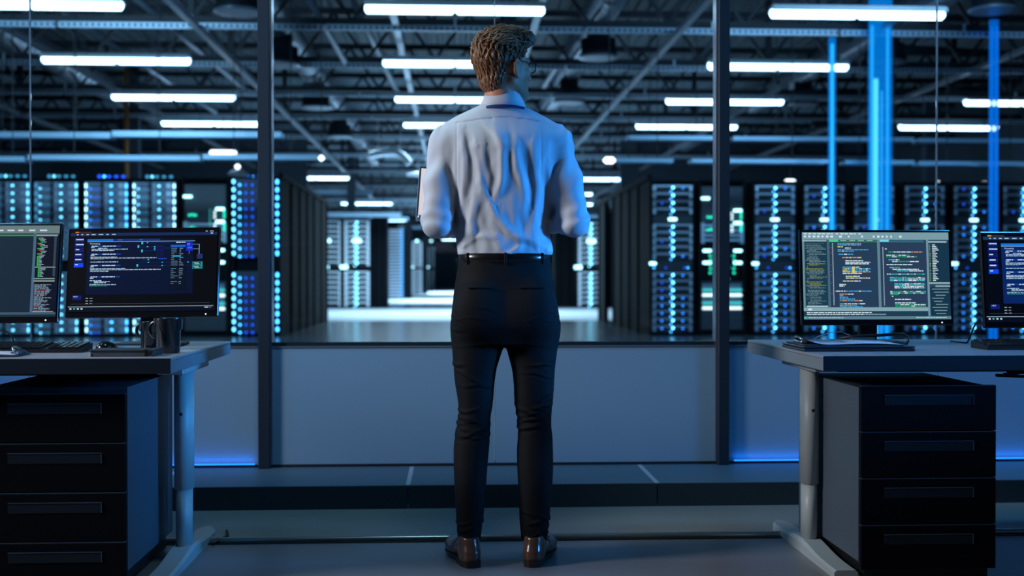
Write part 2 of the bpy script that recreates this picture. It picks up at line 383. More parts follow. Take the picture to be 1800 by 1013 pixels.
# bright bent flexible duct over the aisle
pts = [at(650+7.2*i, 273-5*math.sin(i/10*PI*.9)+max(0, i-6)**2*1.2, 30) for i in range(11)]
fine = []; rr = []
for i in range(len(pts)-1):
    for k in range(4): fine.append(pts[i].lerp(pts[i+1], k/4)); rr.append(.085 if k % 2 else .11)
tag(MB().tube(fine, rr, 12).tube([fine[8], (fine[8].x, fine[8].y, 6.2)], .008, 4).tube([fine[30], (fine[30].x, fine[30].y, 6.2)], .008, 4).build('flexible_duct', mat('flexible_duct_foil', (.75, .85, .95), .3, .6)), 'short bright bent foil duct just left of the person by the shoulder', 'duct')
p = at(735, 309, 30); tag(MB().lathe([(.05, .10), (.12, .09), (.30, .03), (.30, 0), (.05, 0)], p, 20).tube([p+Vector((0, 0, .08)), (p.x, p.y, 6.2)], .008, 4).build('air_outlet', mat('flexible_duct_foil', (0, 0, 0))), 'round bright air outlet below the bent foil duct', 'vent')

# lower trays over the racks (blue light mixed into their colour)
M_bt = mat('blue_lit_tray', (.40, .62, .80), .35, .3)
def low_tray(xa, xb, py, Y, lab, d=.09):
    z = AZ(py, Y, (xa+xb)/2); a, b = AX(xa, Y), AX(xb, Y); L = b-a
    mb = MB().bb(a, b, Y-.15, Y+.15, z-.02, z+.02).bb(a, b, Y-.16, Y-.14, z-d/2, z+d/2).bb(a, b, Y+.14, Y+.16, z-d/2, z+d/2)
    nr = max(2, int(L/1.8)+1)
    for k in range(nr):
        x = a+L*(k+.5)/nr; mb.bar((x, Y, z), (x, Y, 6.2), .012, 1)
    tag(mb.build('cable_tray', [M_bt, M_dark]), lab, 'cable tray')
low_tray(-60, 200, 239, 18.4, 'upper pale blue cable tray over the racks, outermost length')
low_tray(203, 497, 238, 18.4, 'upper pale blue cable tray over the racks, length that ends by the post')
low_tray(-60, 51, 281, 17.8, 'lower bright cyan cable tray over the racks, short outer length', .075)
low_tray(56, 356, 279, 17.8, 'lower bright cyan cable tray over the racks, long middle length', .075)
low_tray(361, 562, 278, 17.8, 'lower bright cyan cable tray over the racks, length that ends by the round lamp', .075)
low_tray(1100, 1265, 244, 20, 'upper dim cable tray beyond the post right of the person', .07)
low_tray(1285, 1600, 246, 20, 'upper dim cable tray above the blue reflections, middle length', .07)
low_tray(1608, 1830, 249, 20, 'upper dim cable tray at the outer end by the hall wall', .07)
low_tray(1080, 1180, 284, 18.2, 'lower dim cable tray right of the oval lamp', .06)
low_tray(1212, 1452, 285, 18.2, 'lower dim cable tray crossing behind the post right of the person', .06)
low_tray(1480, 1600, 287, 18.2, 'lower dim cable tray behind the widest blue reflection', .06)
low_tray(1608, 1830, 289, 18.2, 'lower dim cable tray at the outer end by the hall wall', .06)
low_tray(540, 655, 338, 44, 'small far tray over the aisle, upper', .16)
low_tray(572, 705, 378, 38.6, 'small far tray just above the two racks in the aisle', .14)
low_tray(1018, 1064, 381, 38.6, 'small far tray just above the rack in the aisle right of the person', .10)
low_tray(650, 718, 385, 55, 'small far tray over the deeper racks in the aisle', .14)
low_tray(700, 742, 400, 63, 'small deepest tray over the far racks in the aisle', .2)
# orange service pipe and dark posts
p0 = at(222, 200, 27); tag(MB().tube([(p0.x, 27, 0), (p0.x, 27, 5.9)], .055, 10).build('service_pipe', mat('orange_pipe', (.42, .18, .05), .5)), 'thin upright orange pipe above the racks with cyan edge lights', 'pipe')
for (px, Y, wd, lab) in ((236, 28, .22, 'dark square column beside the orange pipe'), (617, 42.5, .30, 'dark square column above the aisle left of the person'), (1635, 30, .25, 'dark square column near the outermost racks')):
    x = AX(px, Y); tag(MB().bb(x-wd/2, x+wd/2, Y, Y+wd, 0, 6.2).build('column', mat('column_paint', (.05, .075, .11), .6)), lab, 'column', kind='structure')

# ------------------------------------------------------------------ server racks
YR = 19.8
E_cw = emat('led_cyan_white', (.42, .90, 1.0), 4.2)
E_az = emat('led_azure', (.05, .45, 1.0), 5.5)
E_cy = emat('led_cyan', (.14, .62, .85), 4.2)
E_bl = emat('led_blue', (.02, .22, .95), 3.2)
E_nb = emat('led_deep_blue', (.01, .07, .75), 2.6)
E_sk = emat('led_sky', (.14, .62, 1.0), 9)
E_dim = emat('led_dim_teal', (.03, .22, .38), 2.0)
E_gr = emat('led_green', (.01, .70, .42), 2.6)
E_wh = emat('led_white', (.72, .95, .92), 2.2)
E_te = emat('led_teal', (.04, .50, .48), 1.5)
M_unit = mat('server_face_grey', (.34, .46, .62), .5, .2, bump=.1)
M_unitd = mat('server_face_dark', (.02, .03, .042), .5, .2)
M_silv = mat('server_handle_silver', (.50, .60, .72), .35, .6)
M_slot = mat('server_slot_black', (.004, .005, .007), .6)

def cabinet(root, W, H, D=1.1, py0=0.):
    mb = MB(); e = (W-.72)/2 if W > .76 else .03
    mb.bb(-W/2, -W/2+e, 0, D, 0, H, 0).bb(W/2-e, W/2, 0, D, 0, H, 0).bb(-W/2+e, W/2-e, 0, D, H-.04, H, 0)
    mb.bb(-W/2+e, W/2-e, 0, D, 0, .05, 0).bb(-W/2+e, W/2-e, .12, D, .05, H-.04, 0)
    mb.build('cabinet', M_rack, root)

def unit_A(w_):      # left style: grey mesh face, side light bars
    mb = MB().bb(-w_/2, w_/2, .0, .11, .004, .122, 0)
    mb.bb(-w_*.13, -w_*.06, -.004, .002, .01, .117, 1)
    for k in range(14): mb.bb(-w_/2+.08+k*.019, -w_/2+.09+k*.019, -.003, .001, .02, .106, 1)
    for k in range(10): mb.bb(.03+k*.019, .04+k*.019, -.003, .001, .02, .106, 1)
    mb.bb(w_*.28, w_*.37, -.012, .0, .03, .10, 2)
    return mb.mesh('server_unit', [M_unit, M_slot, M_silv])
def leds_A(w_, left, right, ring, dot):
    mats = [m for m in (left, right, ring, dot)]; mb = MB()
    if left: mb.box((-w_/2+.03, -.006, .062), (.026, .012, .072), 0, .010)
    if right: mb.box((w_/2-.03, -.006, .062), (.026, .012, .072), 1, .010)
    mb.disc((w_*.12, -.006, .062), .018, 2); mb.bb(w_*.12-.026, w_*.12-.014, -.0065, 0, .046, .078, 2)
    mb.disc((-w_*.36, -.006, .012), .016, 3); mb.disc((-w_*.28, -.005, .006), .011, 4); mb.disc((-w_*.19, -.005, .008), .013, 4)
    z = M_slot
    return mb.mesh('status_lights', [left or z, right or z, ring, dot, {'led_azure': E_nb}.get(dot.name, E_dim) if dot != E_bl else E_nb])
def unit_B(w_, ph=.13):
    mb = MB().bb(-w_/2, w_/2, .012, .11, .004, ph-.006, 0)
    mb.bb(-w_/2, w_/2, -.012, .012, ph-.040, ph-.014, 1)
    for s in (-1, 1): mb.bb(s*w_/2-s*.055, s*w_/2, -.03, .012, .012, ph-.012, 1, .006); mb.bb(s*w_*.30-.03, s*w_*.30+.03, .004, .012, .03, .075, 2)
    mb.bb(-w_*.44, -w_*.10, .006, .012, .03, .082, 2); mb.bb(w_*.06, w_*.43, .006, .012, .03, .082, 2)
    return mb.mesh('server_unit', [M_unitd, M_silv, M_slot])
def leds_B(w_, v, ph=.13):
    mb = MB(); mb.disc((w_*.01, -.036, ph*.55), .019, 0, 12); mb.disc((-w_*.045, -.036, ph*.05), .013, 1, 12)
    if v & 1: mb.disc((-w_*.27, -.034, ph*.5), .016, 2)
    if v & 2: mb.disc((w_*.26, -.034, ph*.5), .016, 2)
    if v & 4: mb.disc((-w_*.27, -.034, ph*.5), .016, 3)
    return mb.mesh('status_lights', [E_sk, E_az, E_bl, E_nb])
WA = .74; WB = .70
MU_A = unit_A(WA); MU_B = unit_B(WB)
LA = {'cyan': leds_A(WA, None, E_cy, E_cy, E_dim), 'teal': leds_A(WA, E_dim, E_cy, E_cy, E_cy), 'blue': leds_A(WA, E_cw, E_az, E_az, E_bl), 'pale': leds_A(WA, E_cw, E_cw, E_cy, E_cy)}
LB = [leds_B(WB, v) for v in range(5)]

def top_dots(root, m, m2):
    mb = MB()
    for k, x in enumerate((-.12, -.04, .04, .16, .28)): mb.disc((x, .02, 2.75), .022 if k else .03, 0 if k == 1 else 1, sx=1 if k < 2 else 1.5)
    for x in (-.2, .05, .25): mb.bar((x, .05, 2.66), (x, .05, 2.75), .015, 2)
    mb.build('top_light_row', [m, m2, M_rack], root)

def rack_A(xr, key, lab):
    root = empty('server_rack', (xr-.41, YR, 0), lab, 'server rack', 'server racks facing the office')
    cabinet(root, .80, 2.72)
    for k in range(8): u = link(MU_A, 'server_unit', root, (0, -.0, .06+.132*k)); link(LA[key], 'status_lights', u)
    for k in range(10): u = link(MU_A, 'server_unit', root, (0, -.0, 1.32+.134*k)); link(LA[key], 'status_lights', u)
    top_dots(root, E_az if key == 'blue' else E_cy, E_nb if key == 'blue' else E_dim)
xr = [AX(p, YR) for p in (57, 142, 230, 314)]
rack_A(xr[0]-(xr[1]-xr[0]), 'cyan', 'server rack mostly cut off, beyond the rack above the grey toolbar monitor')
for x, k, lab in zip(xr, ('cyan', 'teal', 'blue', 'pale'), (
        'grey server rack with a cyan edge bar, above the grey toolbar monitor',
        'grey server rack with faint teal lights, crossed by a glass joint line',
        'grey server rack with azure edge bars and deep blue dots, behind the dashboard monitor',
        'grey server rack with the palest cyan-white edge bars, beside a green-lit cabinet')):
    rack_A(x, k, lab)

def rack_B(xl, Y, lab, seed, H=2.72, grp='server racks facing the office', sc=1.0, wide=False):
    rnd = random.Random(seed)
    root = empty('server_rack', (xl+.37*sc, Y, 0), lab, 'server rack', grp)
    cabinet(root, .84*sc if wide else .80*sc, H)
    def u(z, v):
        o = link(MU_B, 'server_unit', root, (0, 0, z)); link(LB[v], 'status_lights', o); o.scale = (sc, 1, 1)
    for k in range(8): u(.06+.133*k, rnd.choice((3, 3, 2, 1, 4)) if k > 3 else 3)
    for k in range(5): u(1.33+.127*k, rnd.choice((0, 3, 2, 4, 0)))
    for k in range(4): u(2.12+.134*k, rnd.choice((0, 2, 0, 4)))
    mb = MB().bb(-.35*sc, .35*sc, -.01, .1, 1.13, 1.315, 0).bb(-.35*sc, .35*sc, -.01, .1, 1.97, 2.11, 0)
    mb.build('blank_panel', M_unitd, root)
    MB().box((.0, -.02, 2.04), (.15, .02, .05), 0, .02).build('panel_lamp', E_cw, root)
    mb = MB().box((-.35*sc, -.03, 1.265), (.12, .02, .05), 0, .02); mb.disc((-.33*sc, -.03, 1.19), .014, 1).disc((-.12, -.03, 1.19), .014, 2).disc((.27, -.03, 1.19), .014, 1).disc((.21, -.03, 1.19), .014, 2)
    mb.build('panel_lamp', [E_cw, E_az, E_nb], root)
    return root
for i, (p, lab) in enumerate(((1145, 'server rack with blue centre lights at the aisle corner, between the person and a post'),
        (1325, 'server rack with blue centre lights, fully in view beside the code monitor'),
        (1412, 'server rack behind the narrow blue reflection and the code monitor'),
        (1500, 'server rack mostly hidden behind the widest blue reflection and the code monitor'),
        (1589, 'server rack above the outer half of the code monitor, beside the glass joint'),
        (1675, 'server rack seen in the gap between the code monitor and the blue dashboard monitor'),
        (1762, 'outermost server rack above the cropped dashboard monitor'),
        (1849, 'server rack past the frame edge at the hall wall end of the row'))):
    rack_B(AX(p, YR), YR, lab, i+3)

# corner rack with big azure ovals
xl, xr_ = AX(405, YR), AX(493, YR)
Wd = xr_-xl
root = empty('server_rack', ((xl+xr_)/2, YR, 0), 'server rack with big azure ovals, seen either side of a post at the aisle corner', 'server rack', 'server racks facing the office')
cabinet(root, Wd, 2.76)
mb = MB().bb(-Wd*.46, Wd*.12, .0, .11, .004, .125, 0)
for k in range(12): mb.bb(-Wd*.36+k*.033, -Wd*.36+.012+k*.033, -.003, .001, .015, .11, 1)
MU_D = mb.mesh('server_unit', [mat('server_face_navy', (.06, .09, .15), .5, .3), M_slot])
mb = MB(); mb.disc((-Wd*.43, -.02, .066), .022, 0, 12, sx=1.0, sz=1.6); mb.disc((Wd*.13, -.01, .066), .024, 1, 12); mb.disc((-Wd*.31, -.008, .01), .019, 2, 12)
mb.disc((-Wd*.19, -.008, .01), .020, 3, 12).disc((-Wd*.06, -.008, .01), .020, 3, 12); mb.disc((Wd*.44, -.02, .066), .024, 1, 12, sx=1.0, sz=1.6)
ML_D = mb.mesh('status_lights', [emat('led_oval', (.12, .58, 1.0), 5.5), emat('led_oval_azure', (.05, .42, 1.0), 6.5), E_az, E_nb])
for k in range(8): u = link(MU_D, 'server_unit', root, (0, 0, .06+.134*k)); link(ML_D, 'status_lights', u)
for k in range(10): u = link(MU_D, 'server_unit', root, (0, 0, 1.37+.137*k)); link(ML_D, 'status_lights', u)
top_dots(root, E_az, E_nb)

# switch cabinets with green lights
def switch_cab(x0, x1, lab, full):
    W = x1-x0; root = empty('switch_cabinet', ((x0+x1)/2, YR+.05, 0), lab, 'network cabinet', 'switch cabinets with green lights'); cabinet(root, W, 2.74)
    h = W*.43
    MB().bb(-h, h, -.005, .1, 1.98, 2.62, 0).bb(-h, h, -.005, .1, .1, .95, 0).build('cover_plate', mat('cover_plate', (.045, .06, .075), .5, .3), root)
    mb = MB()
    for k in range(4): mb.bb(-h*.95, h*.95, -.03, .0, 1.66+k*.085, 1.70+k*.085, 0); 
    for s in (-1, 1): mb.bb(s*h*.95-.03, s*h*.95+.03, -.04, .1, 1.62, 1.98, 0)
    mb.build('patch_panel', M_silv, root)
    mb = MB()
    for z, xs_ in ((2.41, (-.30,)), (2.20, (.27,)), (1.98, (.27,)), (1.49, (-.27, .27)), (1.28, (-.27, .27))):
        for x in xs_: mb.box((x*W/.84, -.045, z), (.15, .02, .045), 0, .02)
    mb.build('panel_lamp', E_cw, root)
    mb = MB()
    for z in (2.08, 1.86):
        for x in (-.26, -.21, -.16): mb.disc((x, -.05, z+random.uniform(-.005, .02)), .020, 0)
        for dz in (0, .05, .1): mb.disc((.33, -.05, z-.02+dz), .020, 0); mb.disc((.17, -.05, z-.03+dz), .018, 1)
        for q in range(6): mb.disc((.09, -.05, z-.1+q*.04), .010, 2)
    for s in (-1, 1):
        for q in range(5): mb.disc((s*.21+random.uniform(-.01, .01), -.05, 1.40-q*.075), .020, 0); mb.disc((s*.03+.08*s, -.05, 1.40-(q//2)*.2), .016, 2)
    mb.build('link_lights', [E_gr, E_wh, E_te], root)
    mb = MB()
    for z, m in ((.48, 0), (.71, 0), (.57, 1), (.80, 1)):
        for k in range(13): mb.disc((-h+.04+k*(2*h-.08)/12, -.03, z), .028, m, 8)
    mb.build('port_lights', [E_wh, E_te], root)
    mb = MB()
    for r_ in range(4):
        for k in range(13): mb.bb(-h+.02+k*(2*h-.04)/13, -h+.055+k*(2*h-.04)/13, -.02, 0, .47+.115*r_, .56+.115*r_, 0)
    mb.build('port_block', mat('port_metal', (.40, .50, .58), .4, .5), root)
switch_cab(AX(1228, YR), AX(1312, YR), 'network cabinet with green and white port lights, behind the post right of the person', True)
switch_cab(AX(318, YR), AX(402, YR), 'network cabinet with green and white port lights, behind the edge of the blue dashboard monitor', True)

# dark side of the rack blocks along the aisle
xL, xR = AX(493, YR), AX(1143, YR)
for sg, x, lab in ((-1, xL, 'left'), (1, xR, 'right')):
    mb = MB()
    for a, b in ((21.0, 24.45), (25.7, 26.9)): mb.bb(x-sg*-.0, x+sg*.06, a, b, 0, 2.74, 0)
    for y in (21.1, 22.2, 23.3, 24.4, 25.75, 26.85): mb.bb(x-sg*.03, x+sg*.05, y-.04, y+.04, 0, 2.80, 1)
    mb.bb(x-sg*.03, x+sg*.05, 19.9, 26.9, 2.74, 2.84, 1)
    tag(mb.build('aisle_enclosure', [M_rack, mat('enclosure_frame', (.006, .012, .020), .7, spec=.12)]), 'dark enclosure wall along the %s side of the aisle' % lab, 'enclosure')
# second row: one rack each side showing past the first
ov = MB().disc((.31, -.02, .066), .05, 0, 12, sx=1, sz=1.3).mesh('status_lights', [emat('led_slate', (.14, .34, .52), 1.3)])
root = empty('server_rack', (AX(553, 24.5)-.40, 24.5, 0), 'dark server rack showing only its edge line of slate-blue ovals inside the aisle', 'server rack'); cabinet(root, .80, 2.72)
for k in range(8): u = link(MU_A, 'server_unit', root, (-.05, .01, .06+.134*k)); link(ov, 'status_lights', u)
for k in range(10): u = link(MU_A, 'server_unit', root, (-.05, .01, 1.37+.134*k)); link(ov, 'status_lights', u)

# racks deeper in the aisle
def far_rack(px0, px1, pyt, pyb, Y, lab, mode, rows=17):
    a, b = AX(px0, Y), AX(px1, Y); W = b-a; H = AZ(pyt, Y, (px0+px1)/2)+.05; zb = 0.
    root = empty('server_rack', ((a+b)/2, Y, zb), lab, 'server rack', 'small server racks seen down the aisle')
    mb = MB().bb(-W/2, W/2, .06, 1.2, 0, H-zb, 0); mb.build('cabinet', M_rack, root)
    ph = (H-zb-.1)/rows
    if mode == 'bar':
        m1 = MB().bb(-W*.46, W*.46, 0, .1, .1*ph, .75*ph, 0).mesh('server_unit', M_silv)
        m2 = MB().box((W*.40, -.02, ph*.5), (W*.18, .03, ph*.7), 0, .01).mesh('status_lights', emat('led_far_blue', (.10, .45, 1), 1.6))
    else:
        m1 = MB().bb(-W*.47, W*.47, -.02, .08, ph*.62, ph*.90, 0).bb(-W*.47, -W*.36, -.02, .08, 0, ph*.9, 0).bb(W*.36, W*.47, -.02, .08, 0, ph*.9, 0).bb(-W*.3, W*.3, 0, .06, .05*ph, .5*ph, 1).mesh('server_unit', [mat('far_unit_silver', (.75, .88, .98), .45, .1), M_unitd])
        cx = {'c': 0, 'l': -W*.40, 'n': 0}[mode]
        m2 = MB().disc((cx, -.05, ph*.5), .042, 0, 10).disc((cx-.07, -.05, 0), .026, 0, 10).mesh('status_lights', emat('led_far_cyan', (.20, .72, 1), 5)) if mode != 'n' else None
    for k in range(rows):
        if k == int(rows*.47) and mode != 'bar': continue
        u = link(m1, 'server_unit', root, (0, 0, .05+ph*k))
        if m2: link(m2, 'status_lights', u)
    if mode != 'bar':
        z = 2.02 if Y < 45 else 2.1
        MB().box(((0 if mode != 'l' else -W*.4), -.06, AZ(424, Y)-zb), (.30 if Y < 45 else .2, .02, .12), 0, .04).build('panel_lamp', E_cw, root)
        MB().box((-W*.48, -.06, AZ(470, Y)-zb), (.26 if Y < 45 else .2, .02, .12), 0, .04).build('panel_lamp', E_cw, root)
far_rack(571, 599, 387, 541, 39, 'small pale server rack in the aisle, narrower of the pair beside the dark edge', 'l')
far_rack(604, 651, 387, 541, 39, 'small pale server rack in the aisle with centre lights, wider of the pair', 'c')
far_rack(1015, 1063, 390, 541, 39, 'small pale server rack in the aisle beyond the elbow with no laptop', 'c')
far_rack(681, 709, 402, 524, 56, 'slim far rack with a blue edge bar, third from the dark edge in the aisle', 'bar', 22)
far_rack(724, 742, 425, 512, 74, 'slimmer far rack with fine white rows, fourth in the aisle', 'n', 22)
far_rack(752, 764, 432, 506, 96, 'slimmest far rack close to the trouser hip, deepest in the aisle', 'n', 18)
for a, b, Y, t, lab in ((653, 680, 40, 372, 'between the pair of pale racks and the slim far rack'), (711, 723, 57, 390, 'between the two slim far racks'), (743, 751, 75, 415, 'beside the slimmest far rack'),
                        (1064, 1078, 40, 372, 'outside the pale rack in the aisle'), (975, 1012, 41, 380, 'behind the elbow with no laptop')):
    x0, x1 = AX(a, Y), AX(b, Y); h = AZ(t, Y)
    mb = MB().bb(x0, x1, Y, Y+1.1, 0, h, 0)
    for q in (.1, .5, .9): xx = x0+(x1-x0)*q; mb.bb(xx-.03, xx+.03, Y-.03, Y, 0, h, 1)
    tag(mb.build('closed_cabinet', [M_rack, mat('enclosure_frame', (0, 0, 0))]), 'tall closed dark cabinet '+lab, 'cabinet')

# ------------------------------------------------------------------ blue reflections in the glass, built as glowing columns
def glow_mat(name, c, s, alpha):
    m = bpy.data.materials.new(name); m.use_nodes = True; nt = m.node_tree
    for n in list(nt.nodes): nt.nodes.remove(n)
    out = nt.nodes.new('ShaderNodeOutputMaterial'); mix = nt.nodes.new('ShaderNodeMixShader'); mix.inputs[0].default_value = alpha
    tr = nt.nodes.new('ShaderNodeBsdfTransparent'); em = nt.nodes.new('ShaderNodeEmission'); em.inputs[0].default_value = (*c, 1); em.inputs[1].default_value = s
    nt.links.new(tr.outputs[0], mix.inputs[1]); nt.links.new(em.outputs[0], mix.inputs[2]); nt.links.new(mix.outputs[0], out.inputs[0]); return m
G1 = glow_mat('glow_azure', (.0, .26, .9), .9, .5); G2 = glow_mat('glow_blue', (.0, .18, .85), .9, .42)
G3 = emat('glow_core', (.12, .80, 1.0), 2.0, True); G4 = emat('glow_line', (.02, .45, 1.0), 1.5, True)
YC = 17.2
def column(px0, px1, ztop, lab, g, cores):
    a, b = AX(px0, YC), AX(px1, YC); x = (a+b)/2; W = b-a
    root = empty('blue_reflection', (x, YC, 0), lab, 'glass reflection')
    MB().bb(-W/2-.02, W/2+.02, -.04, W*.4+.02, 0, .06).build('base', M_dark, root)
    MB().bb(-W/2, W/2, 0, W*.4, .06, ztop).build('reflection_body', g, root)
    for (u, wd, z0_, z1_, m) in cores: MB().tube([(u*W, W*.2, z0_), (u*W, W*.2, z1_)], wd/2, 8).build('reflection_core', m, root)
column(1531, 1567, 5.6, 'widest upright blue glass reflection with a white-cyan core, behind the code monitor on the clipboard desk', G1,
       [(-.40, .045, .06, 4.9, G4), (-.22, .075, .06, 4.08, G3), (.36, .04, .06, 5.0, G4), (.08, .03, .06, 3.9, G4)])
column(1457, 1468, 4.7, 'narrow upright azure glass reflection, shortest of the three', G1, [(0, .05, .06, 4.6, G4)])
column(1740, 1754, 5.0, 'dim deep blue glass reflection above the cropped dashboard monitor', G2, [(-.28, .03, .06, 4.9, emat('glow_deep', (.0, .18, .9), 1.1, True)), (.38, .03, .06, 4.9, emat('glow_deep', (0, 0, 0), 1))])

# ------------------------------------------------------------------ desks
ZD = .75; YD0, YD1 = 3.64, 4.60
M_top = mat('desk_laminate', (.27, .29, .33), .38, bump=.04, bscale=60)
M_edge = mat('desk_edge_band', (.20, .23, .26), .5); M_fshade = mat('desk_front_shade', (.012, .022, .035), .5, spec=.25)  # front edge darker than the rest: shade put into its colour
M_leg = mat('desk_leg_paint', (.46, .50, .50), .42)
M_cab = mat('pedestal_side_paint', (.075, .10, .13), .5)
M_drw = mat('drawer_front_black', (.0022, .003, .006), .6, spec=.12)
M_hnd = mat('drawer_recess', (.009, .018, .028), .5, spec=.3)
M_line = mat('drawer_gap_metal', (.08, .14, .20), .4, .5)
xl_edge = AX(300, YD0, 627); xr_edge = AX(1447, YD0, 625)
def desk(x0, x1, xc, sg, lab):
    root = empty('desk', ((x0+x1)/2, (YD0+YD1)/2, 0), lab, 'desk', 'office desks'); ox, oy = root.location.x, root.location.y
    def L(a): return a-ox
    m = MB().bb(L(x0), L(x1), YD0-oy, YD1-oy, ZD-.012, ZD, 0, .003); m.bb(L(x0), L(x1), YD0-oy, YD1-oy, ZD-.051, ZD-.012, 1, .002); m.bb(L(x0)+.0005, L(x1)-.0005, YD0-oy-.0012, YD0-oy+.001, ZD-.0505, ZD-.002, 2)
    m.build('desktop', [M_top, M_edge, M_fshade], root)
    c = L(xc)
    mb = MB().prism([(math.cos(t)*.034*1.0+c, math.sin(t)*.046) for t in [2*PI*k/28 for k in range(28)]], .25, ZD-.075)
    mb.sm = [len(f) == 4 for f in mb.f]; mb.build('leg', M_leg, root)
    mb = MB().prism([(math.cos(t)*.029+c, math.sin(t)*.040) for t in [2*PI*k/28 for k in range(28)]], .03, .26)
    mb.sm = [len(f) == 4 for f in mb.f]; mb.build('lower_leg', M_leg, root)
    mb = MB().bb(c-.045, c+.045, -.20, .20, ZD-.078, ZD-.051, 0, .004); mb.build('support_bracket', M_leg, root)
    # foot: long tapering bar with rounded rear end
    pr = [(-.44, .012), (-.43, .020), (-.1, .045), (.0, .050), (.1, .045), (.30, .030), (.34, .022), (.35, .012), (.35, .004), (-.44, .004)]
    mb = MB(); vs = []; fs = []; N = 24
    for i in range(N+1):
        y = -.40+.80*i/N; hw = .040*math.sqrt(max(0.02, 1-max(0, (y-.34)/.04)**2)) if y > .34 else .040
        if y < -.40: hw = .03
        zt = .028+.022*math.exp(-(y/.16)**2)
        vs += [(c-hw, y, 0), (c-hw, y, zt*.75), (c-hw*.8, y, zt), (c+hw*.8, y, zt), (c+hw, y, zt*.75), (c+hw, y, 0)]
    for i in range(N):
        for k in range(6): fs.append((i*6+k, i*6+(k+1) % 6, (i+1)*6+(k+1) % 6, (i+1)*6+k))
    fs += [tuple(range(6)), tuple(N*6+k for k in range(6))]
    mb.add(vs, fs); mb.build('foot', M_leg, root)
    MB().bb(c-.012, c+.012, .055, .085, .05, ZD-.06, 0).build('cable_cover', mat('cable_cover_grey', (.12, .15, .19), .5), root)
    MB().lathe([(.006, 0), (.006, .004)], (c+.010*0, -.048, .52), 12, axis='y').build('screw', M_dark, root)
    # under-desk beam
    MB().bb(c if sg > 0 else L(x0)+.2, L(x1)-.2 if sg > 0 else c, .06, .12, ZD-.10, ZD-.055, 0).build('cross_beam', M_dark, root)
    return root
xcl = AX(317, 4.06, 900); xcr = AX(1431, 4.06, 900)
desk(-3.1, xl_edge, xcl, -1, 'grey-topped desk carrying two monitors, a dark mug and a notebook')
desk(xr_edge, 3.6, xcr, 1, 'grey-topped desk carrying two monitors and a clipboard on a laptop')

YPF = 3.70; 
def pedestal(x0, x1, side, lab):
    root = empty('drawer_pedestal', ((x0+x1)/2, YPF+.3, 0), lab, 'drawer cabinet', 'drawer pedestals under the desks'); ox, oy = root.location.x, root.location.y
    H = AZ(682, YPF, 220 if side < 0 else 1600); W = x1-x0
    MB().bb(-W/2, W/2, -.282, .30, .058, H, 0).build('cabinet', M_cab, root)
    MB().bb(-W/2+.02, W/2-.02, -.28, .28, 0, .058).build('plinth', M_black, root)
    zs = [AZ(p, YPF, 1600) for p in ((1003, 923, 841, 759, 678) if side > 0 else (1017, 937, 853, 769, 685))]
    for k in range(4):
        a, b = zs[k]+.003, zs[k+1]-.003
        d = MB().bb(-W/2+.0015, W/2-.0015, -.30, -.283, a, b, 0, .0015).build('drawer', M_drw, root)
        MB().bb(-W/2+.002, W/2-.002, -.2995, -.284, b+.0002, b+.003, 0).build('drawer_edge', M_line, d)
        hw = W*.325
        cx = -.0 if side > 0 else 0
        mb = MB().bb(cx-hw, cx+hw, -.3015, -.2985, b-.062, b-.030, 0); mb.bb(cx-hw, cx+hw, -.303, -.2985, b-.0305, b-.028, 1)
        mb.bb(cx+hw, cx+hw+.003, -.303, -.2985, b-.062, b-.028, 1)
        mb.build('handle', [M_hnd, M_line], d)
    return root
xa = AX(221, YPF, 690); pedestal(xa-.45, xa, -1, 'black-fronted drawer pedestal under the desk with two monitors and mug')
xb = AX(1513, YPF, 690); pedestal(xb, AX(1752, YPF, 690), 1, 'black-fronted drawer pedestal under the desk with the clipboard, all four drawers visible')

# ------------------------------------------------------------------ monitors and what they show
def screen_mat():
    m = bpy.data.materials.new('screen_picture'); m.use_nodes = True; nt = m.node_tree; b = nt.nodes['Principled BSDF']
    b.inputs['Base Color'].default_value = (.004, .004, .005, 1); b.inputs['Roughness'].default_value = .25
    a = nt.nodes.new('ShaderNodeVertexColor'); a.layer_name = 'Col'; nt.links.new(a.outputs['Color'], b.inputs['Emission Color']); b.inputs['Emission Strength'].default_value = 1.0
    return m
M_scr = screen_mat()
def lin(c): return tuple(((q/255)/12.92 if q/255 <= .04045 else ((q/255+.055)/1.055)**2.4) for q in c)
class Screen:
    """display contents drawn as thin coloured patches; u,v in 0..1 from the top left corner"""
    def __init__(s, W, H): s.W = W; s.H = H; s.v = []; s.f = []; s.c = []; s.n = 0; s.r(0, 0, 1, 1, (2, 4, 9), 0)
    def r(s, u0, v0, u1, v1, c, lay=1):
        x0, x1 = (u0-.5)*s.W, (u1-.5)*s.W; z0, z1 = (.5-v1)*s.H, (.5-v0)*s.H; y = -.0004*lay; n = len(s.v)
        s.v += [(x0, y, z0), (x1, y, z0), (x1, y, z1), (x0, y, z1)]; s.f.append((n, n+1, n+2, n+3)); s.c.append(lin(c))
    def words(s, u0, v, u1, cols, h=.009, lay=3, rnd=random):
        u = u0
        while u < u1:
            w_ = rnd.uniform(.010, .035); w_ = min(w_, u1-u); c = rnd.choice(cols); s.r(u, v, u+w_, v+h, c, lay); u += w_+.004
    def build(s, parent, loc):
        me = bpy.data.meshes.new('screen'); me.from_pydata(s.v, [], s.f); me.materials.append(M_scr)
        ca = me.color_attributes.new('Col', 'FLOAT_COLOR', 'CORNER'); arr = np.ones((len(s.f)*4, 4), 'f')
        arr[:, :3] = np.repeat(np.array(s.c, 'f'), 4, axis=0); ca.data.foreach_set('color', arr.ravel())
        return link(me, 'screen', parent, loc)
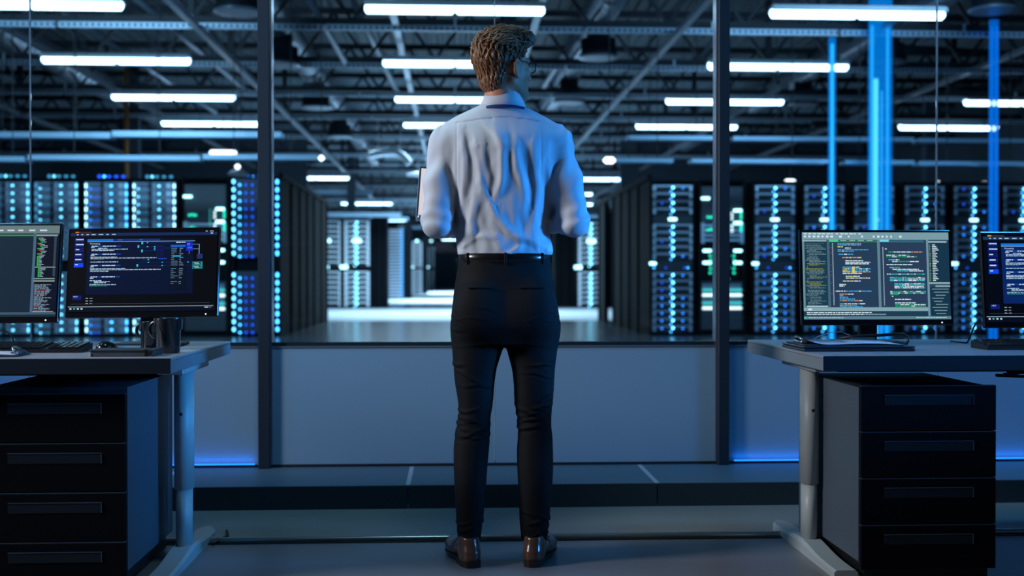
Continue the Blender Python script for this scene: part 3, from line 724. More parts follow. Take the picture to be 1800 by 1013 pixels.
def text(body, size, loc, col, parent, name='screen_text', strength=1.):
    c = bpy.data.curves.new(name, 'FONT'); c.body = body; c.size = size; c.extrude = .0001
    tmp = bpy.data.objects.new(name, c); me = bpy.data.meshes.new_from_object(tmp); bpy.data.objects.remove(tmp); bpy.data.curves.remove(c)
    me.materials.clear(); me.materials.append(emat('text_%d_%d_%d' % tuple(int(q) for q in col), lin(col), strength))
    o = link(me, name, parent, loc); o.rotation_euler = (PI/2, 0, 0); return o

def scr_code(W, H):
    s = Screen(W, H); R = random.Random(5); wh = (205, 225, 235)
    s.r(0, 0, 1, 1, (44, 66, 86), 1); s.r(0, 0, 1, .085, (120, 155, 165), 2)
    for k in range(13): s.r(.012+.031*k, .012, .012+.031*k+R.uniform(.012, .026), .024, wh, 3)
    for k in range(22):
        if R.random() < .8: u = .012+.030*k+(.02 if k > 14 else 0); s.r(u, .038, u+R.uniform(.008, .02), .060, R.choice([wh, wh, (210, 235, 240), (200, 90, 100) if k == 4 else wh, (80, 200, 150) if k == 5 else wh]), 3)
    s.r(.0, .085, .172, .86, (26, 58, 78), 2); s.r(0, .092, .165, .105, (160, 190, 195), 3); s.r(0, .085, .014, .86, (105, 140, 150), 3); s.r(.168, .085, .184, .86, (70, 100, 120), 3)
    for k in range(52):
        v = .125+.0138*k; ind = R.choice([.02, .03, .045]); dim = R.choice([(95, 125, 135), (110, 140, 145), (70, 100, 110)])
        if k in (17, 18, 21, 22, 28, 32, 33, 34, 35): dim = (135, 140, 60)
        if k in (19, 20, 30, 31, 38): 
            s.r(.03, v, .035, v+.008, dim, 3); continue
        s.words(ind, v, R.uniform(.09, .162), [dim], .0075, rnd=R)
    s.r(.02, .843, .165, .858, (170, 200, 205), 3)
    # editor 1
    s.r(.184, .085, .51, .86, (38, 60, 86), 2); s.r(.184, .085, .245, .112, (70, 205, 150), 3); s.r(.245, .085, .51, .106, (45, 100, 85), 3); s.r(.184, .108, .51, .1125, (30, 190, 110), 4)
    for k in range(4): s.r(.26+.06*k, .092, .30+.06*k, .100, (150, 200, 190), 4)
    for k in range(56): s.r(.203, .125+.0128*k, .209, .132+.0128*k, (190, 205, 215), 3)
    for v in (.17, .235, .37, .45, .49, .58, .70): s.r(.190, v, .195, v+.008, (200, 60, 70), 3)
    W_ = wh; B = (70, 165, 215); Y = (215, 205, 110); O = (215, 140, 110)
    L = [(.130, .24, .40, [B, O, B]), (.145, .24, .40, [B]), (.166, .24, .28, [Y]), (.180, .29, .33, [W_]), (.200, .24, .45, [B]), (.216, .24, .35, [B, W_]), (.252, .245, .345, [B, W_]), (.29, .27, .40, [Y, B, O]),
         (.325, .29, .41, [W_]), (.345, .29, .46, [W_]), (.362, .29, .45, [W_]), (.40, .27, .39, [W_, Y, B]), (.418, .27, .46, [W_, Y, B]), (.436, .27, .45, [W_, Y, B]), (.454, .27, .46, [W_, Y, O]), (.472, .27, .40, [W_]),
         (.505, .29, .385, [Y, W_]), (.525, .29, .455, [Y, W_, W_]), (.56, .27, .39, [W_, Y]), (.60, .245, .29, [W_]), (.617, .245, .28, [W_]), (.675, .22, .465, [W_, W_, B]), (.71, .245, .34, [O, W_, B]), (.728, .245, .27, [B]),
         (.746, .245, .30, [B]), (.765, .245, .35, [B]), (.784, .245, .40, [W_, B, O]), (.82, .245, .42, [Y, B, W_]), (.838, .245, .36, [B, O]), (.855, .245, .40, [B])]
    for v, a, b, c in L: s.words(a, v-.004, b, c, .011, rnd=R)
    s.r(.335, .398, .352, .47, (215, 205, 90), 4)
    # editor 2
    s.r(.51, .085, .528, .86, (95, 130, 145), 3); s.r(.528, .085, .845, .86, (40, 60, 86), 2); s.r(.528, .085, .59, .112, (110, 215, 225), 3); s.r(.59, .085, .83, .104, (45, 90, 110), 3); s.r(.528, .108, .83, .1125, (60, 170, 190), 4)
    for k in range(52): s.r(.545, .17+.0130*k, .551, .177+.0130*k, (190, 205, 215), 3)
    G = (30, 170, 100); T = (70, 190, 205)
    L = [(.19, .562, .575, [W_]), (.225, .585, .82, [G, O, W_, W_]), (.262, .57, .73, [W_, G, W_]), (.28, .57, .78, [W_, G, G]), (.315, .585, .66, [T, W_]), (.335, .61, .79, [W_, G]), (.37, .57, .75, [W_, T]), (.405, .59, .66, [T, G]),
         (.425, .61, .79, [W_]), (.443, .64, .82, [W_, T]), (.48, .57, .83, [W_, T, G]), (.518, .59, .83, [T, W_, G]), (.536, .59, .83, [T, W_]), (.554, .59, .83, [T, W_]), (.59, .62, .83, [W_, T]), (.606, .62, .83, [T, T, W_]), (.622, .62, .82, [T, W_]),
         (.638, .62, .83, [T, W_]), (.68, .59, .83, [W_, T, G]), (.698, .59, .83, [T, G, W_]), (.715, .59, .65, [G]), (.735, .60, .61, [W_]), (.77, .62, .73, [W_]), (.81, .62, .76, [W_]), (.83, .62, .83, [W_, G]), (.848, .62, .83, [W_, G])]
    for v, a, b, c in L: s.words(a, v-.004, b, c, .011, rnd=R)
    # outline pane
    s.r(.845, .085, .86, .97, (110, 145, 160), 3); s.r(.86, .12, 1, .575, (22, 52, 72), 2); s.r(.86, .1, .985, .118, (150, 180, 190), 3); s.r(.855, .575, 1, .595, (140, 170, 180), 3); s.r(.90, .61, 1, .63, (130, 160, 170), 3)
    for k in range(22): s.r(.866, .14+.0195*k, .872, .15+.0195*k, R.choice([(120, 170, 90), (190, 190, 90), (60, 130, 150)]), 3); s.r(.885, .14+.0195*k, .885+R.uniform(.015, .045), .149+.0195*k, wh, 3)
    s.r(.86, .63, 1, .96, (22, 52, 72), 2)
    for k in range(9): s.r(.875+.012*(k % 3), .65+.035*k, R.uniform(.94, .995), .658+.035*k, (130, 160, 170), 3)
    # bottom
    s.r(0, .86, .845, .868, (110, 145, 155), 3); s.r(0, .868, .845, .905, (130, 165, 175), 3); s.r(.03, .875, .055, .897, (200, 225, 230), 4)
    s.r(0, .905, .845, .965, (30, 60, 80), 3); s.words(.02, .918, .46, [wh], .009, lay=4, rnd=R); s.words(.02, .938, .40, [wh], .009, lay=4, rnd=R)
    for k in range(16): s.r(.40+.01*k, .938, .405+.01*k, .947, wh, 4)
    s.r(0, .965, 1, 1, (90, 125, 140), 4); s.words(.03, .975, .27, [(170, 195, 200)], .009, lay=5, rnd=R); s.words(.76, .975, .97, [(190, 215, 220)], .009, lay=5, rnd=R); s.r(.004, .97, .02, .99, (40, 200, 140), 5)
    return s
def scr_grey(W, H):
    s = Screen(W, H); R = random.Random(9); wh = (200, 215, 225)
    s.r(0, 0, 1, 1, (18, 38, 56), 1); s.r(0, 0, 1, .085, (100, 122, 125), 2); s.r(0, .107, .845, .114, (30, 190, 50), 3); s.r(0, .085, 1, .107, (50, 70, 80), 2)
    for k in range(13): s.r(.1+.065*k, .045, .13+.065*k+R.uniform(0, .02), .062, wh, 3)
    s.r(.845, .085, .862, .95, (70, 100, 125), 3); s.r(.862, .1, 1, .96, (5, 14, 34), 2); s.r(.862, .1, .99, .118, (130, 150, 155), 3); s.r(.97, .12, .985, .56, (45, 65, 80), 3); s.r(0, .95, 1, .975, (60, 85, 100), 3)
    G = (40, 205, 70)
    for k in range(30):
        v = .135+.0145*k
        if k == 22: s.r(.862, v, .985, v+.010, (120, 140, 150), 4); continue
        i = .872+(.008*(k % 4) if k < 14 else (.0 if k < 22 else .010)); s.r(i, v, i+.010, v+.010, (190, 70, 60) if k in (5, 9, 10, 13) else G, 4); s.r(i+.012, v, i+.012+R.uniform(.01, .035 if k != 18 else .05), v+.007, (150, 175, 190), 4)
    s.r(.858, .578, .985, .590, (120, 140, 150), 4); s.r(.858, .603, .985, .618, (135, 150, 140), 4)
    for k in range(21): s.words(.866, .648+.0143*k, R.uniform(.90, .97), [(140, 165, 185)]*5+[(180, 60, 50)], .0065, rnd=R, lay=4)
    s.r(.86, .938, .985, .95, (120, 145, 155), 4)
    return s
def scr_dash(W, H, cut=False):
    s = Screen(W, H); R = random.Random(3 if not cut else 4); wh = (190, 215, 240)
    s.r(0, .028, 1, .065, (18, 40, 88) if not cut else (22, 55, 95), 1); s.r(.03, .012, .055, .025, (235, 120, 40) if not cut else (230, 170, 50), 2); s.r(.055, .014, .14, .022, (90, 60, 40), 2)
    for k, (u, d) in enumerate(((.04, .012), (.07, .014), (.105, .018), (.14, .028), (.19, .03), (.24, .018), (.28, .026))): s.r(u, .042, u+d, .052, wh, 2)
    s.r(.955, .036, .97, .048, wh, 2); s.r(.92, .012, .935, .02, wh, 2); s.r(.95, .012, .975, .02, wh, 2)
    for k in range(6):
        v = .09+.062*k; s.r(.028, v, .092, v+.052, (12, 26, 105) if k < 5 else (10, 70, 235), 1); s.r(.036, v+.012, .036+(.052, .054, .025, .04, .042, .02)[k], v+.025, wh, 2)
    s.r(.028, .80, .088, .853, (14, 24, 110), 1)
    s.r(.115, .105, .84, .79, (3, 16, 46) if not cut else (8, 35, 95), 1); s.r(.115, .105, .29, .138, (18, 115, 215), 2); s.r(.29, .105, .61, .13, (12, 48, 130), 2); s.r(.115, .135, .85, .1405, (130, 170, 215), 3)
    s.r(.32, .114, .355, .122, (70, 120, 190), 3); s.r(.47, .112, .49, .12, (50, 110, 200), 3)
    def ent(u, v): s.r(u+.02, v, u+.225, v+.016, (14, 60, 150), 2); s.words(u+.025, v+.003, u+.07, [wh], .010, rnd=R); s.words(u+.10, v+.003, u+.19, [wh], .010, rnd=R); s.r(u+.02, v+.02, u+.045, v+.028, wh, 3)
    for v, n in ((.185, 3), (.285, 0), (.425, 0), (.565, 0)): ent(.12, v)
    for v, a, b in ((.215, .19, .25), (.228, .145, .395), (.243, .145, .30), (.325, .14, .32), (.338, .14, .59), (.385, .14, .33), (.468, .14, .38), (.482, .14, .62), (.5, .14, .265), (.615, .14, .22), (.628, .17, .28), (.64, .17, .25), (.665, .14, .32)):
        s.words(a, v, b, [wh, (160, 190, 220)], .0085, rnd=R)
    for v, a, b in ((.352, .14, .23), (.495, .14, .25), (.655, .14, .20), (.68, .14, .26)): s.words(a, v, b, [(30, 120, 110)], .008, rnd=R)
    # wiring diagram
    D = (22, 70, 150); C = (60, 190, 220)
    for (u, v, a, b) in ((.48, .145, .52, .147), (.54, .158, .70, .160), (.46, .207, .56, .209), (.50, .254, .56, .256), (.56, .205, .575, .207), (.63, .222, .70, .225), (.49, .37, .54, .372), (.46, .40, .85, .4015), (.47, .44, .85, .4415)): s.r(u, v, a, b, D, 3)
    for (u, v) in ((.483, .142), (.458, .185), (.483, .24), (.455, .42)): s.r(u, v, u+.011, v+.033, C, 4)
    for (u, v) in ((.57, .20), (.57, .22), (.57, .24), (.52, .15), (.52, .20), (.53, .36), (.53, .395), (.625, .395), (.625, .435), (.80, .395)): s.r(u, v, u+.010, v+.010, C, 4)
    s.r(.585, .19, .64, .256, (14, 22, 90), 4); s.r(.59, .205, .635, .25, (20, 14, 60), 5)
    for k in range(4): s.r(.592+.012*k, .256, .5935+.012*k, .35, (20, 50, 130), 4)
    s.r(.60, .35, .66, .362, (25, 70, 190), 4)
    s.r(.685, .14, .79, .74, (5, 14, 32), 3); s.r(.685, .185, .785, .212, (20, 95, 200), 4); s.words(.72, .147, .785, [wh], .012, lay=5, rnd=R)
    for k in range(20):
        v = .225+.0228*k
        if k in (10, 17): continue
        s.r(.69, v, .69+R.uniform(.015, .05), v+.008, (90, 120, 150), 5); s.r(.745, v, .745+R.uniform(.01, .03), v+.008, (110, 140, 170), 5)
    s.r(.70, .315, .755, .335, (35, 150, 190), 6)
    s.r(.79, .155, .835, .26, (20, 40, 190), 5); s.r(.797, .165, .815, .19, (70, 110, 250), 6); s.r(.80, .21, .83, .232, (60, 90, 250), 6)
    for (u, v, a, b) in ((.835, .178, .88, .182), (.877, .178, .881, .30), (.835, .235, .88, .239), (.81, .26, .8125, .30)): s.r(u, v, a, b, (120, 160, 210), 5)
    s.r(.865, .30, .905, .36, (25, 50, 105), 5)
    for v in (.395, .44): s.r(.835, v, .905, v+.045, (30, 130, 140), 5); s.r(.842, v+.006, .89, v+.039, (8, 30, 40), 6); s.r(.845, v+.012, .88, v+.022, (150, 190, 190), 7); s.r(.85, v+.026, .885, v+.033, (150, 190, 190), 7)
    s.r(.02, .902, .96, .9055, (70, 80, 95), 2); s.r(0, .935, .985, .9425, (150, 165, 180), 2); s.r(0, .945, 1, 1, (4, 10, 28), 1)
    for k in range(4): s.r(.012+.025*k, .955, .025+.025*k, .972, wh if k != 1 else (90, 170, 170), 3)
    s.words(.925, .953, .95, [wh], .010, rnd=R); s.words(.955, .953, .975, [(90, 110, 140)], .010, rnd=R)
    for k in range(3): s.words(.118, .83+.032*k, .135, [(150, 160, 175)], .010, rnd=R); s.words(.145, .83+.032*k, .165, [(120, 130, 150)], .010, rnd=R)
    return s

def monitor(xc, Y, zc, W, H, tilt, yaw, maker, lab, texts=(), roll=0, stand=True):
    root = empty('monitor', (xc, Y+.10, ZD), lab, 'monitor', 'desktop monitors'); root.rotation_euler = (0, 0, yaw)
    pan = MB().bb(-W/2-.010, W/2+.010, 0, .016, -H/2-.022, H/2+.010, 0, .004); pan.bb(-W*.34, W*.34, .016, .045, -H*.32, H*.30, 0, .012)
    p = pan.build('panel_housing', M_blackg, root); p.location = (0, -.10, zc-ZD); p.rotation_euler = (-tilt, roll, 0)
    s = maker(W, H); sc = s.build(p, (0, -.0012, 0))
    for body, size, u, v, col in texts: text(body, size, ((u-.5)*W, -.0050, (.5-v)*H), col, p)
    MB().disc((W/2-.035, -.001, -H/2-.012), .0022, 0, 8, .002).build('power_light', emat('power_led', (.7, .85, 1), 6), p)
    if stand:
        MB().bb(-.035, .035, -.02, .006, .012, zc-ZD-.02, 0, .004).build('stand_neck', M_black, root)
        MB().bb(-.045, .045, -.065, -.01, zc-ZD-.05, zc-ZD+.05, 0, .004).build('stand_bracket', M_black, root)
        MB().bb(-.12, .12, -.10, .09, .0005, .012, 0, .004).build('stand_base', M_black, root)
    return root
YM = 4.22
a = at(117, 478, YM); b = at(388, 478, YM); W27 = (b.x-a.x)-.022; H27 = W27*9/16
monitor((a.x+b.x)/2, YM, AZ(476, YM, 250), W27, H27, math.radians(9), math.radians(-1.5), scr_dash, 'black monitor with a dark blue dashboard, whole, beside the mug',
        [('Processing', .0085, .135, .172, (190, 205, 225)), ('HELP', .0075, .034, .822, (200, 215, 240))], roll=math.radians(-.6))
a = at(1406, 488, YM); b = at(1674, 488, YM); W27b = (b.x-a.x)-.022; H27b = W27b*.585
monitor((a.x+b.x)/2, YM, AZ(485, YM, 1540), W27b, H27b, math.radians(5), 0, scr_code, 'black monitor full of coloured code text, whole, behind the clipboard')
xg = AX(110, YM, 478)
monitor(xg-.32, YM+.02, AZ(477, YM, 60), .60, .338, math.radians(9), math.radians(-1), scr_grey, 'black monitor with a grey toolbar and green tree text, cut by the picture edge', roll=math.radians(-.2))
xg = AX(1722, YM, 488)
monitor(xg+.315, YM, AZ(489, YM, 1760), .60, .335, math.radians(6), math.radians(1), lambda w_, h_: scr_dash(w_, h_, True), 'black monitor with a bright blue dashboard, cut by the picture edge near the keyboard',
        [('Processing', .0085, .135, .172, (190, 205, 225)), ('HELP', .0075, .034, .822, (200, 215, 240))])

# ------------------------------------------------------------------ things on the desks
def keyboard(x, y, rz, lab):
    root = empty('keyboard', (x, y, ZD), lab, 'keyboard', 'black keyboards', rz)
    MB().prism([(-.075, 0), (.075, 0), (.075, .026), (-.075, .012)], -.22, .22, 0, 'x').build('keyboard_body', M_black, root)
    mb = MB(); Rm = Matrix.Rotation(math.atan2(.014, .15), 3, 'X')
    for r_ in range(6):
        y_ = -.058+.0235*r_
        for c in range(21):
            if c in (15,) or (r_ == 0 and 4 <= c <= 8): continue
            mb.box((-.205+.0205*c, y_, .012+(y_+.075)*.0933+.003), (.017, .018, .007), 0, .0015, Rm)
        if r_ == 0: mb.box((-.205+.0205*6, y_, .012+(y_+.075)*.0933+.003), (.10, .018, .007), 0, .0015, Rm)
    mb.build('keys', M_blackg, root)
    return root
keyboard(AX(153, 3.97)-.225, 3.97, .02, 'black keyboard lying between the mouse and the board with paper')
p = at(1722, 606, 3.98); keyboard(p.x+.21, 3.95, -.06, 'black keyboard at the picture edge under the cropped dashboard monitor')
# mouse
p = at(182, 604, 3.92)
vs = []; fs = []; N, K = 12, 20
for i in range(N+1):
    t = i/N*PI/2
    for k in range(K):
        a = 2*PI*k/K; r_ = math.cos(t); vs.append((.034*r_*math.cos(a)*(1+.08*math.sin(a)), .056*r_*math.sin(a), .004+.032*math.sin(t)**.8*(1-.25*r_*math.sin(a))))
for i in range(N):
    for k in range(K): fs.append((i*K+k, i*K+(k+1) % K, (i+1)*K+(k+1) % K, (i+1)*K+k))
mb = MB().add(vs, fs, 0, True); mb.prism([(.033*math.cos(2*PI*k/20), .055*math.sin(2*PI*k/20)) for k in range(20)], 0, .005)
root = empty('computer_mouse', (p.x, 3.95, ZD), 'black computer mouse behind the notebook', 'mouse'); mb.build('mouse_shell', M_blackg, root)
MB().box((0, .032, .029), (.005, .014, .010), 0, .002).build('scroll_wheel', M_dark, root)
# notebook with pen loop
a = at(156, 625, 3.70); b = at(270, 622, 3.70)
nb = empty('notebook', ((a.x+b.x)/2, 3.70+.055, ZD), 'dark cloth notebook with a pen in its edge, at the front of the desk', 'notebook'); hw = (b.x-a.x)/2
MB().bb(-hw, hw, -.055, .055, .0005, .004, 0, .001).bb(-hw, hw, -.055, .055, .018, .022, 0, .001).bb(hw-.004, hw, -.055, .055, .002, .02, 0).build('cover', mat('notebook_cover', (.035, .045, .05), .55, bump=.2, bscale=200), nb)
MB().bb(-hw+.004, hw-.006, -.051, .052, .004, .018).build('pages', mat('notebook_pages', (.10, .12, .12), .7), nb)
MB().bb(hw*.72, hw*.78, -.0565, .0565, .0, .0228).build('elastic_band', M_black, nb)
MB().tube([(-hw+.008, -.068, -.006), (-hw+.003, -.050, .010)], .0035, 8).build('ribbon', mat('ribbon_tip', (.30, .24, .22), .5), nb)
# flat tablet behind
p = at(222, 601, 4.08); tag(MB().bb(p.x-.085, p.x+.16, 4.02, 4.16, ZD+.0005, ZD+.009, 0, .003).build('tablet', M_blackg), 'thin dark tablet lying flat behind the mouse', 'tablet')
# mugs
def mug(x, y, s, lab, hd):
    root = empty('mug', (x, y, ZD), lab, 'mug', 'dark mugs')
    MB().lathe([(.030*s, 0), (.034*s, .004), (.036*s, .068*s), (.041*s, .072*s), (.043*s, .102*s), (.0445*s, .104*s), (.0415*s, .105*s), (.040*s, .10*s), (.034*s, .06*s), (.029*s, .010), (.0, .009)], (0, 0, 0), 32).build('mug_body', mat('mug_glaze', (.012, .015, .018), .18, coat=.5), root)
    pts = [(math.cos(hd)*(.036+.024*math.sin(t))*s, math.sin(hd)*(.036+.024*math.sin(t))*s, (.070-.024*math.cos(t))*s) for t in [PI*k/10 for k in range(11)]]
    MB().tube(pts, .0055*s, 8).build('handle', mat('mug_glaze', (0, 0, 0)), root)
    return root
p = at(293, 612, 3.82); mug(p.x-.008, 3.875, 1.12, 'dark stepped mug with its handle to the side, in front of the plainer mug', PI*.93)
p = at(262, 600, 4.12); mug(p.x+.022, 4.06, .95, 'second dark mug standing just behind the stepped mug', PI*.9)
# board with paper, left
def clipboard(x, y, w_, d, z, rz, lab, clip, pm):
    root = empty('clipboard', (x, y, z), lab, 'clipboard', None, rz)
    MB().bb(-w_/2, w_/2, -d/2, d/2, 0, .004, 0, .001).build('board', mat('clipboard_board', (.03, .04, .06), .45), root)
    vs = []; fs = []; N = 14
    for i in range(N+1):
        u = -w_/2+.015+(w_-.025)*i/N; zz = .0055+.012*max(0, 1-(i/3))**2*clip[1]+.004*math.exp(-((i-9)/4)**2)
        for yy, t in ((-d/2+.006, 0), (d/2-.006, 0)): vs += [(u, yy, zz), (u, yy, zz-.0012)]
    for i in range(N):
        a = i*4; c = a+4; fs += [(a, c, c+2, a+2), (a+1, a+3, c+3, c+1), (a, a+1, c+1, c), (a+2, c+2, c+3, a+3)]
    MB().add(vs, fs, 0, True).build('paper', pm, root)
    cx = clip[0]*(w_/2-.018)
    MB().bb(cx-.012, cx+.012, -.05, .05, .004, .014, 0, .003).tube([(cx+.004, -.045, .012), (cx-.01, -.03, .024), (cx-.014, 0, .027), (cx-.01, .03, .024), (cx+.004, .045, .012)], .004, 8).build('clip', mat('clip_chrome', (.5, .55, .6), .2, .9), root)
    return root
pm = mat('paper_white', (.55, .60, .70), .6)
p = at(20, 618, 3.80); clipboard(p.x-.07, 3.765, .24, .17, ZD+.001, .10, 'dark clipboard with white paper, cut by the picture edge beside a keyboard', (1, 0), pm)
# closed laptop with clipboard on it, right
a = at(1412, 610, 3.83); b = at(1610, 609, 3.83); x0, x1 = a.x, b.x
lp = empty('laptop', ((x0+x1)/2, 3.96, ZD), 'closed dark laptop under the clipboard, at the desk corner', 'laptop'); hw = (x1-x0)/2
MB().bb(-hw, hw, -.13, .13, .001, .011, 0, .004).build('laptop_base', mat('laptop_shell', (.05, .07, .10), .35, .6), lp)
MB().bb(-hw, hw, -.13, .13, .0125, .018, 0, .003).build('laptop_lid', mat('laptop_shell', (0, 0, 0)), lp)
MB().bb(-.03, .03, -.131, -.129, .009, .012, 0).build('finger_notch', M_black, lp)
cb = clipboard((x0+x1)/2-.012, 3.955, .345, .235, ZD+.0185, -.03, 'dark clipboard with lined white sheets lying on the closed laptop', (-1, 1.3), pm)
mb = MB()
for r_ in range(9): mb.bb(-.10, -.10+.16*random.uniform(.5, 1), -.08+.018*r_, -.077+.018*r_, .0102, .0106)
mb.build('writing', mat('ink', (.05, .07, .12), .6), cb)
# spectacles-like headset band and its cable behind the clipboard
p = at(1560, 590, 4.10)
hs = empty('headset', (p.x, 4.10, ZD), 'black headset with a curled band standing at the end of the clipboard', 'headset')
def arc(cx, cz, r0, r1, a0, a1, n=14, y=0): return [(cx+r0*math.cos(a0+(a1-a0)*k/n), y, cz+r1*math.sin(a0+(a1-a0)*k/n)) for k in range(n+1)]
MB().tube([(-.16, .04, .030), (-.10, .03, .036), (-.02, .01, .042), (.03, 0, .046), (.056, -.01, .046), (.068, -.015, .036), (.070, -.02, .022), (.062, -.02, .010), (.045, -.02, .006)], .006, 10).build('headband', M_black, hs)
MB().box((-.09, .02, .022), (.10, .05, .024), 0, .008).build('earpiece', M_black, hs)
MB().tube([(-.10, .06, .03), (-.15, .06, .052), (-.20, .05, .050), (-.25, .03, .036), (-.28, .0, .022)], .0016, 6).build('microphone_wire', mat('wire_grey', (.2, .2, .2), .4), hs)
# cables
p = at(1700, 600, 4.3); tag(MB().tube([at(1722, 560, 4.28), at(1712, 575, 4.28), at(1703, 598, 4.28), (AX(1700, 4.28), 4.28, ZD+.003), (AX(1695, 4.28), 4.40, ZD+.003)], .003, 8).build('cable', M_black), 'thin black cable hanging from the cropped dashboard monitor to the desk', 'cable')
tag(MB().tube([(AX(-20, 4.2), 4.2, AZ(588, 4.2)), at(2, 580, 4.2), at(14, 584, 4.2), at(22, 594, 4.2), (AX(26, 4.2), 4.2, ZD+.003)], .0028, 8).build('cable', M_black), 'short curved black cable behind the keyboard at the picture edge', 'cable')
p = at(20, 598, 4.06); tag(MB().bb(p.x-.12, p.x+.06, 4.07, 4.15, ZD+.0005, ZD+.022, 0, .006).build('docking_station', M_black), 'flat black box behind the keyboard, under the grey toolbar monitor', 'docking station')
p = at(1795, 598, 4.12); tag(MB().bb(p.x-.03, p.x+.14, 4.08, 4.16, ZD+.0005, ZD+.02, 0, .004).build('docking_station', M_black), 'flat black box behind the keyboard of the cropped dashboard monitor', 'docking station')
# cable bundles below the desktop
mb = MB()
for k in range(5): mb.tube([(2.05+.25*i, 4.1+.03*k, .682-.03*math.sin(i*.9+k)**2-.008*k) for i in range(6)], .006, 6)
mb.bb(2.2, 2.75, 4.05, 4.25, .625, .650)
mb.bb(2.25, 2.27, 4.1, 4.2, .65, .70).bb(2.65, 2.67, 4.1, 4.2, .65, .70)
tag(mb.build('cable_bundle', M_black), 'black cables bundled in a tray under the clipboard desk', 'cables', kind='stuff')
tag(MB().tube([(xcl+.06, 4.30, .006), (xcl+.08, 4.36, .012), (xcl+.095, 4.42, .009), (xcl+.07, 4.52, .008)], .005, 8).build('cable', M_black), 'black cable on the floor behind the desk foot near the post', 'cable')

